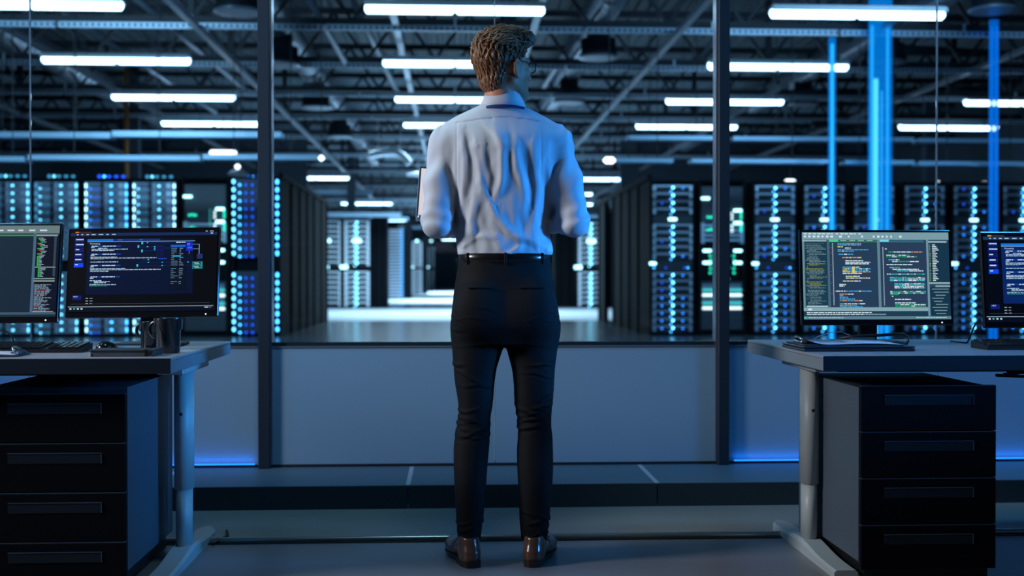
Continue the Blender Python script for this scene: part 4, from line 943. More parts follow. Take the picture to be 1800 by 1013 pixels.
# ------------------------------------------------------------------ the person
YP = 4.0
def P(px, py, y=YP): return np.array(at(px, py, y))
def smin(a, b, k):
    if k <= 0: return np.minimum(a, b)
    h = np.clip(.5+.5*(b-a)/k, 0, 1); return b*(1-h)+a*h-k*h*(1-h)
class Field:
    """a distance field on a grid, meshed as one continuous skin"""
    def __init__(s, lo, hi, h):
        s.lo = np.array(lo, float); s.h = h; s.n = np.ceil((np.array(hi)-s.lo)/h).astype(int)+1
        s.F = np.full(s.n, .06, 'f')
    def sub(s, lo, hi, m=.05):
        i0 = np.clip(((np.array(lo)-m-s.lo)/s.h).astype(int), 0, s.n-1); i1 = np.clip(((np.array(hi)+m-s.lo)/s.h).astype(int)+2, 1, s.n)
        sl = tuple(slice(a, b) for a, b in zip(i0, i1))
        ax = [(np.arange(a, b)*s.h+o).astype('f') for a, b, o in zip(i0, i1, s.lo)]
        return sl, ax[0][:, None, None], ax[1][None, :, None], ax[2][None, None, :]
    def put(s, sl, d, k=.02, cut=False):
        s.F[sl] = -smin(-s.F[sl], d, k) if cut else smin(s.F[sl], d, k)
    def cone(s, a, b, ra, rb, k=.02, cut=False):
        a = np.array(a, float); b = np.array(b, float); r = max(ra, rb)
        sl, X, Y, Z = s.sub(np.minimum(a, b)-r, np.maximum(a, b)+r)
        v = b-a; L2 = max(1e-9, (v*v).sum())
        t = np.clip(((X-a[0])*v[0]+(Y-a[1])*v[1]+(Z-a[2])*v[2])/L2, 0, 1)
        d = np.sqrt((X-a[0]-t*v[0])**2+(Y-a[1]-t*v[1])**2+(Z-a[2]-t*v[2])**2)-(ra+(rb-ra)*t)
        s.put(sl, d, k, cut)
    def chain(s, pts, rs, k=.02, kk=.01):
        for i in range(len(pts)-1): s.cone(pts[i], pts[i+1], rs[i], rs[i+1], k if i == 0 else kk)
    def ell(s, c, ax, R=None, k=.02, cut=False):
        c = np.array(c, float); r = max(ax)
        sl, X, Y, Z = s.sub(c-r, c+r); X = X-c[0]; Y = Y-c[1]; Z = Z-c[2]
        if R is not None:
            R = np.array(R); X, Y, Z = (R[0, 0]*X+R[1, 0]*Y+R[2, 0]*Z, R[0, 1]*X+R[1, 1]*Y+R[2, 1]*Z, R[0, 2]*X+R[1, 2]*Y+R[2, 2]*Z)
        k0 = np.sqrt((X/ax[0])**2+(Y/ax[1])**2+(Z/ax[2])**2); k1 = np.sqrt((X/ax[0]**2)**2+(Y/ax[1]**2)**2+(Z/ax[2]**2)**2)+1e-6
        s.put(sl, k0*(k0-1)/k1, k, cut)
    def slices(s, T, k=.02, disp=None, pw=2.3, sm=.012):
        """T rows: z, cx, cy, half width, half depth (from the bottom up)"""
        T = np.array(sorted([tuple(r) for r in T]), float); zz = np.linspace(T[0, 0], T[-1, 0], 161); stp = zz[1]-zz[0]
        q = np.arange(-12, 13)*stp; kn = np.exp(-(q/sm)**2); kn /= kn.sum(); R_ = [zz]
        for j in range(1, 5):
            v = np.interp(zz, T[:, 0], T[:, j]); e = np.concatenate([2*v[0]-v[12:0:-1], v, 2*v[-1]-v[-2:-14:-1]]); R_.append(np.convolve(e, kn, 'valid'))
        T = np.stack(R_, 1)
        lo = (T[:, 1]-T[:, 3]).min(), (T[:, 2]-T[:, 4]).min(), T[0, 0]; hi = (T[:, 1]+T[:, 3]).max(), (T[:, 2]+T[:, 4]).max(), T[-1, 0]
        sl, X, Y, Z = s.sub(lo, hi)
        g = lambda j: np.interp(Z, T[:, 0], T[:, j])
        w_, d_ = g(3), g(4); x = np.abs(X-g(1))/w_; y = np.abs(Y-g(2))/d_
        r = (x**pw+y**pw)**(1/pw)
        gr = np.sqrt((x/w_)**2+(y/d_)**2)/np.maximum(r, 1e-4)
        f = (r-1)/np.maximum(gr, 1/(.6*(w_+d_)))
        if disp is not None: f = f-disp(X, Y, Z)
        f = np.maximum(f, np.maximum(T[0, 0]-Z, Z-T[-1, 0]))
        s.put(sl, f.astype('f'), k)
    def mesh(s, name, m):
        F = s.F; h = s.h; S = F < 0
        c = [S[i:F.shape[0]-1+i, j:F.shape[1]-1+j, k:F.shape[2]-1+k] for i in (0, 1) for j in (0, 1) for k in (0, 1)]
        cnt = sum(q.astype('i1') for q in c); act = (cnt > 0) & (cnt < 8)
        ii, jj, kk = np.nonzero(act); idx = np.full(act.shape, -1, 'i4'); idx[ii, jj, kk] = np.arange(len(ii))
        acc = np.zeros((len(ii), 3)); num = np.zeros(len(ii))
        cs = [(i, j, k) for i in (0, 1) for j in (0, 1) for k in (0, 1)]
        V = {q: F[ii+q[0], jj+q[1], kk+q[2]].astype('f8') for q in cs}
        for a in cs:
            for ax in range(3):
                if a[ax]: continue
                b = list(a); b[ax] = 1; b = tuple(b); va, vb = V[a], V[b]; m_ = (va < 0) != (vb < 0)
                t = np.where(m_, va/np.where(m_, va-vb, 1), 0); p = np.array(a, float)[None, :].repeat(len(ii), 0); p[:, ax] = t
                acc += np.where(m_[:, None], p, 0); num += m_
        P_ = (acc/num[:, None]+np.stack([ii, jj, kk], 1))*h+s.lo
        faces = []
        for ax in range(3):
            sh = [slice(0, n) for n in F.shape]; s0 = list(sh); s1 = list(sh); s0[ax] = slice(0, -1); s1[ax] = slice(1, None)
            A, B = S[tuple(s0)], S[tuple(s1)]; e = np.argwhere(A != B); o1, o2 = [q for q in range(3) if q != ax]
            ok = (e[:, o1] > 0) & (e[:, o2] > 0) & (e[:, o1] < F.shape[o1]-1) & (e[:, o2] < F.shape[o2]-1); e = e[ok]
            fl = A[tuple(e.T)]
            def g(d1, d2):
                q = e.copy(); q[:, o1] -= d1; q[:, o2] -= d2; return idx[tuple(q.T)]
            Q = np.stack([g(1, 1), g(0, 1), g(0, 0), g(1, 0)], 1)
            if ax == 1: fl = ~fl
            Q[~fl] = Q[~fl][:, ::-1]; faces.append(Q)
        Fq = np.concatenate(faces)
        me = bpy.data.meshes.new(name); me.vertices.add(len(P_)); me.vertices.foreach_set('co', P_.astype('f').ravel())
        me.loops.add(Fq.size); me.loops.foreach_set('vertex_index', Fq.ravel().astype('i4')); me.polygons.add(len(Fq))
        me.polygons.foreach_set('loop_start', np.arange(0, Fq.size, 4, dtype='i4')); me.polygons.foreach_set('loop_total', np.full(len(Fq), 4, 'i4'))
        me.polygons.foreach_set('use_smooth', np.ones(len(Fq), bool)); me.materials.append(m); me.update(calc_edges=True); me.validate()
        return me

MAN = P(888, 1000, 4.02); MAN[2] = 0
man = empty('person', tuple(MAN), 'person in pale blue shirt and black trousers, seen from behind, holding an open laptop', 'person')
def part(me, name): o = link(me, name, man, (-MAN[0], -MAN[1], 0)); return o
def rows(data, cy, dep, y=YP):
    """silhouette rows (py, left px, right px) to slice table"""
    out = []
    for i, (py, l, r) in enumerate(data):
        a, b = P(l, py, y), P(r, py, y); c = cy(a[2]) if callable(cy) else cy; d = dep(a[2]) if callable(dep) else dep
        out.append((a[2], (a[0]+b[0])/2, c, (b[0]-a[0])/2, d))
    return out
def lerpf(*kv): zs = [k for k, v in kv]; vs = [v for k, v in kv]; return lambda z: float(np.interp(z, zs, vs))

# --- silhouettes taken from standing proportions
TOR = [(448, 806, 971), (436, 803, 973), (420, 801, 969), (400, 800, 967), (380, 798, 969), (350, 792, 974), (320, 784, 980), (290, 779, 985), (262, 774, 990), (240, 770, 994), (226, 774, 988), (215, 784, 978), (207, 796, 964), (199, 811, 950), (191, 829, 934), (183, 846, 914), (177, 856, 906)]
cyT = lerpf((1.08, 4.035), (1.25, 4.03), (1.40, 4.02), (1.52, 4.015), (1.62, 4.03)); dpT = lerpf((1.08, .105), (1.2, .108), (1.35, .124), (1.45, .122), (1.50, .108), (1.54, .090), (1.60, .072))
SHL, SHR = P(787, 254, 4.02), P(972, 252, 4.02)
ELL, ELR = P(769, 391, 3.985), P(1010, 389, 3.985)
WRL, WRR = np.array([.035, 4.215, 1.185]), np.array([.245, 4.205, 1.235])
HIP = [(604, 800, 977), (590, 794, 984), (572, 793, 985), (555, 793, 984), (530, 796, 980), (505, 799, 975), (480, 803, 971), (458, 806, 969), (446, 807, 968)]
LEGL = [(951, 806, 845), (920, 803, 849), (880, 800, 853), (850, 798, 855), (820, 797, 857), (790, 797, 860), (770, 799, 862), (752, 801, 863), (735, 805, 863), (718, 806, 866), (700, 804, 868), (680, 800, 869), (650, 797, 873), (620, 795, 882), (600, 794, 889), (570, 796, 890)]
LEGR = [(951, 917, 962), (920, 914, 966), (880, 912, 969), (850, 910, 971), (820, 909, 972), (790, 909, 972), (770, 911, 972), (752, 910, 970), (735, 909, 970), (718, 906, 971), (700, 904, 973), (680, 904, 974), (650, 901, 976), (620, 893, 980), (600, 888, 983), (570, 888, 983)]
cyL = lerpf((0, 4.02), (.3, 4.0), (.5, 4.02), (.9, 4.035)); dpL = lerpf((0, .058), (.12, .062), (.3, .075), (.48, .068), (.6, .078), (.78, .092), (.86, .10))
cyH = lerpf((.75, 4.03), (.85, 4.015), (1.0, 4.035), (1.08, 4.04)); dpH = lerpf((.75, .10), (.84, .128), (.95, .122), (1.08, .108))

# --- head placement
PHI = math.radians(55)
HC = np.array([*P(885, 118, 4.015)]); 
RH = np.array([[math.cos(PHI), math.sin(PHI), 0], [-math.sin(PHI), math.cos(PHI), 0], [0, 0, 1.]])   # columns: right, forward, up after rotation
def hp(x, y, z): return HC+RH @ np.array([x, y, z])
RHm = RH

B = Field((-.16, 3.84, -.01), (.50, 4.46, 1.90), .0042)
# torso, pelvis and legs, a little inside the clothes
def shrink(T, e): return [(z, cx, cy, max(.01, w_-e), max(.01, d-e)) for (z, cx, cy, w_, d) in T]
B.slices(shrink(rows(TOR, cyT, dpT), .016), .01)
B.slices(shrink(rows(HIP, cyH, dpH), .014), .03)
B.slices(shrink(rows(LEGL, cyL, dpL), .013), .02); B.slices(shrink(rows(LEGR, cyL, dpL), .013), .02)
for x, dx in ((P(825, 960, 4.0)[0], -.03), (P(940, 960, 4.0)[0], .03)):     # feet inside the shoes
    B.cone((x, 4.0, .06), (x+dx, 4.13, .035), .030, .026, .02); B.cone((x, 4.0, .14), (x, 3.985, .045), .034, .030, .02)
for S_, E_, W_ in ((SHL, ELL, WRL), (SHR, ELR, WRR)):
    B.cone(S_, E_, .050, .040, .03); B.cone(E_, W_, .038, .026, .02)
# neck and head
NB = hp(0, 0, 0)*0+np.array([P(884, 190, 4.02)[0], 4.025, P(884, 196, 4.0)[2]])
B.cone(NB, hp(0, -.015, -.075), .060, .056, .02); B.cone(NB+[0, .03, -.03], hp(0, .045, -.105), .045, .030, .03)
B.ell(hp(0, -.008, .022), (.075, .093, .092), RHm, .02)         # skull
B.ell(hp(0, .030, -.035), (.062, .062, .085), RHm, .02)         # face mass
B.ell(hp(0, .052, -.083), (.045, .040, .036), RHm, .025)        # jaw
B.ell(hp(0, .082, -.102), (.022, .018, .018), RHm, .018)        # chin
for s_ in (-1, 1):
    B.cone(hp(s_*.058, -.005, -.055), hp(s_*.030, .065, -.098), .014, .014, .022)     # jaw line
    B.ell(hp(s_*.045, .062, -.022), (.020, .018, .016), RHm, .015)                    # cheekbone
    B.cone(hp(s_*.012, .088, .022), hp(s_*.048, .072, .022), .009, .009, .012)        # brow
    B.ell(hp(s_*.031, .088, .002), (.014, .012, .010), RHm, .006, True)               # eye hollow
    B.ell(hp(s_*.031, .076, .002), (.0125, .0115, .0115), RHm, .003)                  # eyeball
    # ear: rim, bowl, lobe
    e = [hp(s_*.074, .006, -.044), hp(s_*.081, -.010, -.028), hp(s_*.089, -.018, -.004), hp(s_*.087, -.008, .012), hp(s_*.080, .008, .008), hp(s_*.075, .011, -.008)]
    B.chain(e, [.0062, .0058, .0055, .0055, .0055, .004], .004, .003)
    B.ell(hp(s_*.076, -.004, -.014), (.007, .014, .024), RHm, .006); B.ell(hp(s_*.083, .003, -.012), (.005, .007, .010), RHm, .003, True)
B.cone(hp(0, .090, .012), hp(0, .112, -.026), .0075, .0105, .010); B.ell(hp(0, .112, -.030), (.012, .010, .008), RHm, .006)
for s_ in (-1, 1): B.ell(hp(s_*.012, .100, -.033), (.007, .009, .0065), RHm, .006)
B.cone(hp(-.018, .088, -.060), hp(.018, .088, -.060), .0055, .0055, .006); B.cone(hp(-.016, .087, -.071), hp(.016, .087, -.071), .0062, .0062, .006)
B.cone(hp(-.02, .098, -.0655), hp(.02, .098, -.0655), .002, .002, .002, True)
# hands: left under the laptop base, right over the keys
def hand(w0, fwd, palmn, side, curl, thumb):
    fwd = fwd/np.linalg.norm(fwd); palmn = palmn-fwd*(palmn@fwd); palmn /= np.linalg.norm(palmn); lat = np.cross(fwd, palmn)*side
    c = w0+fwd*.052
    R = np.stack([lat, fwd, palmn], 1)
    B.ell(c, (.041, .052, .015), R, .012)
    for i, (o, L) in enumerate(((-.030, .070), (-.010, .078), (.010, .073), (.029, .058))):
        p0 = w0+fwd*.088+lat*o; pts = [p0-fwd*.03]; a = 0; p = p0; pts.append(p0)
        for q, fr in enumerate((.45, .30, .25)):
            a += curl[q]+.05*i; p = p+(fwd*math.cos(a)+palmn*math.sin(a)+lat*o*.8)*L*fr; pts.append(p)
        B.chain(pts, [.0095, .0095, .0088, .0082, .0072], .004, .002)
    b = w0+fwd*.022-lat*.030
    B.chain([b, b+(-lat*.8+fwd*.7+palmn*thumb)*.034, b+(-lat*.9+fwd*1.6+palmn*thumb*1.8)*.036], [.015, .011, .0085], .008, .002)
hand(WRL, np.array([.35, 1, .05]), np.array([0, 0, 1.]), 1, (.12, .2, .2), .3)
hand(WRR, np.array([-.75, .75, -.02]), np.array([0, 0, -1.]), 1, (.25, .35, .3), .35)
skin = mat('skin', (.66, .29, .18), .45, var=.12, bscale=30)
skin.node_tree.nodes['Principled BSDF'].inputs['Subsurface Weight'].default_value = .08
skin.node_tree.nodes['Principled BSDF'].inputs['Subsurface Radius'].default_value = (.01, .004, .002)
body = part(B.mesh('body', skin), 'body')
# stubble: a darker beard area on the lower face
me = body.data; co = np.empty(len(me.vertices)*3, 'f'); me.vertices.foreach_get('co', co); co = co.reshape(-1, 3)
lc = (co-HC) @ RH
bm_ = np.clip((-.028-lc[:, 2])/.02, 0, 1)*np.clip((lc[:, 1]-.0)/.02, 0, 1)*(lc[:, 2] > -.13)
bm_ = np.maximum(bm_, np.clip((lc[:, 1]-.01)/.01, 0, 1)*np.clip((.036-lc[:, 1])/.01, 0, 1)*(lc[:, 2] > -.05)*(lc[:, 2] < .02))
ca = me.color_attributes.new('Beard', 'FLOAT_COLOR', 'POINT'); arr = np.ones((len(co), 4), 'f'); arr[:, :3] = bm_[:, None]; ca.data.foreach_set('color', arr.ravel())
nt = skin.node_tree; b_ = nt.nodes['Principled BSDF']; src = b_.inputs['Base Color'].links[0].from_socket
vc = nt.nodes.new('ShaderNodeVertexColor'); vc.layer_name = 'Beard'; mx = nt.nodes.new('ShaderNodeMix'); mx.data_type = 'RGBA'; ml = nt.nodes.new('ShaderNodeMath'); ml.operation = 'MULTIPLY'; ml.inputs[1].default_value = .55
nt.links.new(vc.outputs['Color'], ml.inputs[0]); nt.links.new(ml.outputs[0], mx.inputs[0]); nt.links.new(src, mx.inputs[6]); mx.inputs[7].default_value = (.16, .085, .055, 1); nt.links.new(mx.outputs[2], b_.inputs['Base Color'])

# --- shirt with its folds
def pxs(X, Z): return 800+(X-0)*0, 0
X2P = lambda X: 800+X*2000/3.92   # back of the shirt, picture scale, only used to lay out the folds
Z2P = lambda Z: 490-(Z-1)*2000/3.92
def ridge(X, Z, pts, wd, amp):
    """raised (or sunk) crease along a polyline given in photo pixels"""
    px = X2P(X)+3*np.sin(Z*17+X*9); pz = Z2P(Z)+3*np.sin(X*30); out = 0
    best = None
    for i in range(len(pts)-1):
        (x0, y0), (x1, y1) = pts[i], pts[i+1]; vx, vy = x1-x0, y1-y0; L2 = vx*vx+vy*vy
        t = np.clip(((px-x0)*vx+(pz-y0)*vy)/L2, 0, 1); sd = ((px-x0)*vy-(pz-y0)*vx)/math.sqrt(L2); d2 = ((px-x0-t*vx)**2+(pz-y0-t*vy)**2)*np.where(sd > 0, .30, 1.3)
        u = (i+t)/(len(pts)-1); a = np.sin(np.clip(u*.9+.05, 0, 1)*PI)**.5
        g = np.exp(-d2/(wd*wd))*a; best = g if best is None else np.maximum(best, g)
    return best*amp
def noise2(X, Z, sc, seed):
    r = np.random.RandomState(seed); out = 0
    for k in range(9):
        a = r.uniform(-.5, .5); f = sc*r.uniform(.6, 1.6); out = out+np.sin((X*math.cos(a)+Z*math.sin(a)*.35)*f+r.uniform(0, 6.28)+1.3*np.sin(Z*sc*.30+r.uniform(0, 6)))
    return out/9
FOLDS = [([(822, 232), (826, 262), (829, 300), (826, 345)], 6, -.009), ([(812, 250), (812, 330), (809, 430)], 4, .005), ([(836, 262), (846, 320), (872, 372), (905, 412), (945, 432)], 8, .011),
         ([(843, 270), (850, 325), (884, 380), (930, 416)], 7, -.012), ([(872, 216), (884, 262), (878, 318), (868, 345)], 7, .011), ([(858, 262), (866, 310), (862, 350)], 7, -.009), ([(893, 250), (889, 312), (880, 350)], 7, -.009),
         ([(852, 214), (872, 236), (898, 262)], 5, .006), ([(905, 250), (908, 300), (922, 350)], 7, .008), ([(918, 262), (929, 318), (932, 362)], 7, -.012), ([(938, 255), (942, 330), (936, 400), (948, 440)], 6, .009),
         ([(782, 270), (796, 320), (812, 372)], 7, .009), ([(778, 292), (792, 340), (804, 400)], 6, -.009), ([(834, 330), (832, 380), (818, 425)], 7, .008), ([(845, 350), (846, 400), (840, 440)], 7, -.006),
         ([(812, 436), (838, 416), (866, 417)], 6, .009), ([(822, 428), (850, 408), (868, 408)], 4, -.007), ([(905, 444), (925, 424), (950, 420)], 7, .008), ([(890, 440), (912, 430), (940, 436)], 4, -.006),
         ([(955, 300), (962, 350), (960, 420)], 7, -.009), ([(968, 290), (972, 330), (965, 380)], 6, .008), ([(870, 420), (890, 440), (900, 452)], 6, .006), ([(808, 440), (806, 452)], 6, .008), ([(966, 430), (968, 448)], 6, .008)]
def shirt_disp(X, Y, Z):
    back = np.clip((4.06-Y)/.05, 0, 1)
    d = 0
    for pts, wd, amp in FOLDS: d = d+ridge(X, Z, pts, wd*1.15, amp*.95)
    d = d+noise2(X, Z, 120, 3)*.0022*np.clip((1.50-Z)/.06, .15, 1)
    d = d*back+(1-back)*noise2(X, Z, 60, 5)*.006
    zy = 1.548+.010*np.cos((X-.17)*14)                       # yoke seam, a small step
    d = d+.0022*np.clip((Z-zy)/.002, 0, 1)*back-.002*np.exp(-((Z-zy+.001)/.0022)**2)*back
    for sx_ in (P(803, 300)[0], P(948, 300)[0]): d = d-.0018*np.exp(-((X-sx_)/.0025)**2)*back*(Z < 1.545)
    return d
S = Field((-.19, 3.80, 1.03), (.53, 4.30, 1.66), .0040)
S.slices(rows(TOR, cyT, dpT), .01, shirt_disp, 2.08)
sy, sX, sY, sZ = S.sub((-.2, 3.8, 1.07), (.55, 4.3, 1.14), 0)
for S_, E_, W_, sg in ((SHL, ELL, WRL, -1), (SHR, ELR, WRR, 1)):
    A = Field(S.lo, S.lo+(S.n-1)*S.h, S.h); A.F = A.F[:S.n[0], :S.n[1], :S.n[2]]
    M1 = S_*.5+E_*.5+np.array([sg*.004, -.004, 0])
    A.cone(S_, M1, .058, .060, .01); A.cone(M1, E_, .060, .054, .02); A.cone(E_, W_, .053, .037, .012)
    A.cone(S_+[-sg*.07, .005, .035], S_, .045, .057, .05)
    # sleeve creases round the elbow and armpit
    sl, X, Y, Z = A.sub(S.lo, S.lo+(S.n-1)*S.h, 0)
    v = (E_-S_)/np.linalg.norm(E_-S_); t = (X-S_[0])*v[0]+(Y-S_[1])*v[1]+(Z-S_[2])*v[2]; L = np.linalg.norm(E_-S_)
    ang = np.arctan2(Y-4.0, X-(S_[0]+E_[0])/2)
    cr = .0028*np.sin(t*120+ang*2.6+2*np.sin(ang*2))*np.exp(-((t-L*1.0)/.05)**2)+.0020*np.sin(t*60+ang*3.3+1)*np.exp(-((t-L*.45)/.11)**2)+.0018*np.sin(ang*4+t*22)
    u = (W_-E_)/np.linalg.norm(W_-E_); t2 = (X-E_[0])*u[0]+(Y-E_[1])*u[1]+(Z-E_[2])*u[2]
    cr = cr+.003*np.sin(t2*75+Z*90+2*np.sin(X*40))*np.clip(t2/.06, 0, 1)*np.exp(-((t2-.1)/.10)**2)
    A.F = (A.F-cr).astype('f')
    Fn = min(S.F.shape[0], A.F.shape[0])
    S.F = smin(S.F, A.F, .016).astype('f')
# cuffs end just past the wrists
M_shirt = mat('shirt_cotton', (.60, .66, .76), .75, bump=.12, bscale=900)
M_shirt.node_tree.nodes['Principled BSDF'].inputs['Sheen Weight'].default_value = .15
shirt = part(S.mesh('shirt', M_shirt), 'shirt')
# collar: stand and turned-down fall
def ringpts(cx, cy, a, b, z, n=56, tilt=0., sh=0.):
    return [(cx+a*math.cos(t), cy+b*math.sin(t)+sh, z+tilt*math.sin(t)) for t in [2*PI*k/n for k in range(n)]]
cx, cy = P(884, 180, 4.02)[0], 4.03
mb = MB(); n = 56; zc = P(884, 190)[2]
prof = [(.072, .070, zc-.012, .000), (.063, .062, zc+.020, -.006), (.0605, .060, zc+.046, -.010), (.0625, .062, zc+.050, -.010), (.066, .066, zc+.046, -.010), (.072, .072, zc+.030, -.008), (.083, .080, zc+.008, -.004), (.0895, .083, zc-.008, .0), (.087, .080, zc-.010, .0), (.078, .074, zc+.002, 0)]
vs = []; fs = []
for a, b, z, tl in prof: vs += ringpts(cx, cy, a, b, z, n, tl-.012)
for i in range(len(prof)-1):
    for k in range(n): fs.append((i*n+k, i*n+(k+1) % n, (i+1)*n+(k+1) % n, (i+1)*n+k))
mb.add(vs, fs, 0, True)
o = mb.build('collar', M_shirt, shirt)
# lanyard round the neck, just under the collar
mb = MB(); vs = []; fs = []; N = 60
for k in range(N+1):
    t = PI*(-1.0)+PI*k/N       # back half, left to right over the nape
    x, y = cx+.0915*math.cos(t), cy+.090*math.sin(t)
    z = zc-.010+.010*(-math.sin(t)); vs += [(x, y, z+.004), (cx+.0985*math.cos(t), cy+.0935*math.sin(t), z-.006)]
for k in range(N): a = 2*k; fs.append((a, a+2, a+3, a+1))
mb.add(vs, fs, 0, True)
for s_ in (-1, 1): mb.tube([(cx+s_*.093, cy, zc-.014), (cx+s_*.085, cy+.06, zc-.03), (cx+s_*.05, 4.145, zc-.10), (cx+s_*.02, 4.165, zc-.24), (cx, 4.170, zc-.33)], .0045, 6, sq=.4)
o = mb.build('lanyard', mat('lanyard_blue', (.006, .030, .20), .7), man); o.location = (-MAN[0], -MAN[1], 0)
md = o.modifiers.new('th', 'SOLIDIFY'); md.thickness = .0015
o = MB().box((cx, 4.172, zc-.40), (.058, .004, .09), 0, .003).build('badge', mat('badge_plastic', (.5, .55, .6), .4), man, (-MAN[0], -MAN[1], 0))

# --- trousers
def tr_disp(X, Y, Z):
    d = noise2(X, Z, 45, 11)*.0028
    r = np.random.RandomState(8)
    # short creases bunching at the knees and ankles, each with its own height and slant
    for zc_, n_, sp_ in ((.52, 9, .075), (.86, 4, .05), (.13, 6, .05), (.68, 3, .06)):
        for q in range(n_*2):
            cx_ = (.05 if q % 2 else .28)+r.uniform(-.05, .05); z_ = zc_+r.uniform(-sp_, sp_); sl_ = r.uniform(-.5, .5); w_ = r.uniform(.003, .007); L_ = r.uniform(.02, .05)
            u = Z-z_-sl_*(X-cx_)-.004*np.sin(X*60+q); d = d+r.uniform(.003, .006)*np.exp(-(u/w_)**2-((X-cx_)/L_)**2)-.003*np.exp(-((u+w_*1.8)/w_)**2-((X-cx_)/L_)**2)
    return d
T = Field((-.06, 3.84, .06), (.42, 4.24, 1.12), .0042)
T.slices(rows(HIP, cyH, dpH), .01, tr_disp); T.slices(rows(LEGL, cyL, dpL), .02, tr_disp); T.slices(rows(LEGR, cyL, dpL), .02, tr_disp)
for px in (838, 938): T.ell(P(px, 545, 3.93), (.070, .045, .085), None, .05)
# pockets: shallow lines
M_tr = mat('trouser_cloth', (.0026, .0036, .0055), .8, bump=.2, bscale=500, spec=.25)
trousers = part(T.mesh('trousers', M_tr), 'trousers')
for a, b in ((822, 866), (910, 954)):
    y = 3.897; mb = MB().bb(P(a, 505)[0], P(b, 505)[0], y, y+.014, P(505, 506)[2]-.0008, P(505, 506)[2]+.001)
    o = mb.build('pocket_welt', M_tr, trousers)
# belt
def loop(name, py0, py1, w_, d_, m, th=.003, par=man):
    zb, zt = P(887, py1)[2], P(887, py0)[2]; cxb = P(887.5, 455)[0]; vs = []; fs = []; n = 72
    for z, e in ((zb, 0), (zb+.002, th), (zt-.002, th), (zt, 0)):
        for k in range(n):
            t = 2*PI*k/n; c_, s_ = math.cos(t), math.sin(t); q = 2/2.3
            vs.append((cxb+(w_+e)*abs(c_)**q*(1 if c_ > 0 else -1), 4.038+(d_+e)*abs(s_)**q*(1 if s_ > 0 else -1), z))
    for i in range(3):
        for k in range(n): fs.append((i*n+k, i*n+(k+1) % n, (i+1)*n+(k+1) % n, (i+1)*n+k))
    return MB().add(vs, fs, 0, True).build(name, m, par, (-MAN[0], -MAN[1], 0))
loop('belt', 446, 462, .1585, .110, mat('belt_leather', (.012, .010, .010), .28, coat=.3))
for px in (822, 887, 952):
    x = P(px, 455)[0]; u = (x-P(887.5, 455)[0])/.1615; y = 4.038-.113*(1-abs(u)**2.3)**(1/2.3)
    MB().box((x, y-.002, P(px, 455)[2]), (.010, .006, .040), 0, .002).build('belt_loop', M_tr, man, (-MAN[0], -MAN[1], 0))

# --- shoes
def shoe(xh, toe, yaw):
    F = Field((-.075, -.07, -.004), (.075, .27, .15), .0030)
    # upper: heel cup, instep, toe cap
    F.slices([(.018, 0, .002, .034, .044), (.03, 0, .0, .037, .047), (.05, 0, .0, .0375, .0475), (.075, 0, .005, .033, .040), (.098, 0, .010, .030, .038)], .01, None, 2.05, .006)
    F.cone((0, .03, .045), (toe*.004, .20, .036), .034, .026, .02); F.ell((toe*.002, .155, .034), (.046, .085, .030), None, .02)
    F.cone((0, .02, .075), (0, .10, .055), .033, .028, .02); F.ell((0, .01, .125), (.028, .036, .036), None, .006, True)
    F.F = np.maximum(F.F, .018-(np.arange(F.n[2])*F.h+F.lo[2])[None, None, :]).astype('f')
    root = F
    me = F.mesh('shoe', mat('shoe_leather', (.13, .060, .038), .25, coat=.4, var=.35, bscale=25))
    o = link(me, 'shoe', man, (xh-MAN[0], 3.962-MAN[1], 0)); o.rotation_euler = (0, 0, yaw)
    out = [(-.034, -.01), (-.038, .04), (-.044, .10), (-.047, .15), (-.044, .19), (-.033, .225), (-.012, .243), (.012, .243), (.033, .225), (.044, .19), (.047, .15), (.044, .10), (.038, .04), (.036, -.01), (.030, -.034), (.016, -.047), (-.004, -.049), (-.022, -.042)]
    M_sole = mat('shoe_sole', (.022, .012, .010), .5)
    MB().prism(out, .012, .021).build('sole', M_sole, o)
    MB().prism([p for p in out if p[1] < .05], 0, .013).build('heel', M_sole, o)
    mb = MB()
    for k in range(4): mb.tube([(-.014, .066+.018*k, .086-.008*k), (0, .068+.018*k, .0895-.0085*k), (.014, .066+.018*k, .086-.008*k)], .0022, 6)
    mb.tube([(0, .06, .09), (-toe*.0+.030, .045, .098), (.046, .05, .088), (.036, .06, .078), (.012, .064, .088)], .0016, 6)
    mb.build('laces', mat('lace_brown', (.03, .015, .012), .7), o)
shoe(P(826, 985, 3.96)[0], -1, math.radians(14)); shoe(P(938, 985, 3.96)[0], 1, math.radians(-17))

# --- hair
Hh = Field(HC-.15, HC+[.15, .15, .15], .0030)
Hh.ell(hp(0, -.012, .034), (.081, .102, .097), RHm, .01)
Hh.ell(hp(0, -.052, .040), (.066, .062, .072), RHm, .03)
Hh.ell(hp(.004, .040, .108), (.062, .066, .030), RHm, .03); Hh.ell(hp(.006, .086, .104), (.045, .030, .022), RHm, .02)
Hh.ell(hp(0, -.050, -.045), (.058, .040, .055), RHm, .02)
sl, X, Y, Z = Hh.sub(HC-.15, HC+.15, 0)
lx = RH[0, 0]*(X-HC[0])+RH[1, 0]*(Y-HC[1]); ly = RH[0, 1]*(X-HC[0])+RH[1, 1]*(Y-HC[1]); lz = Z-HC[2]
lx, ly, lz = np.broadcast_arrays(lx, ly, lz)
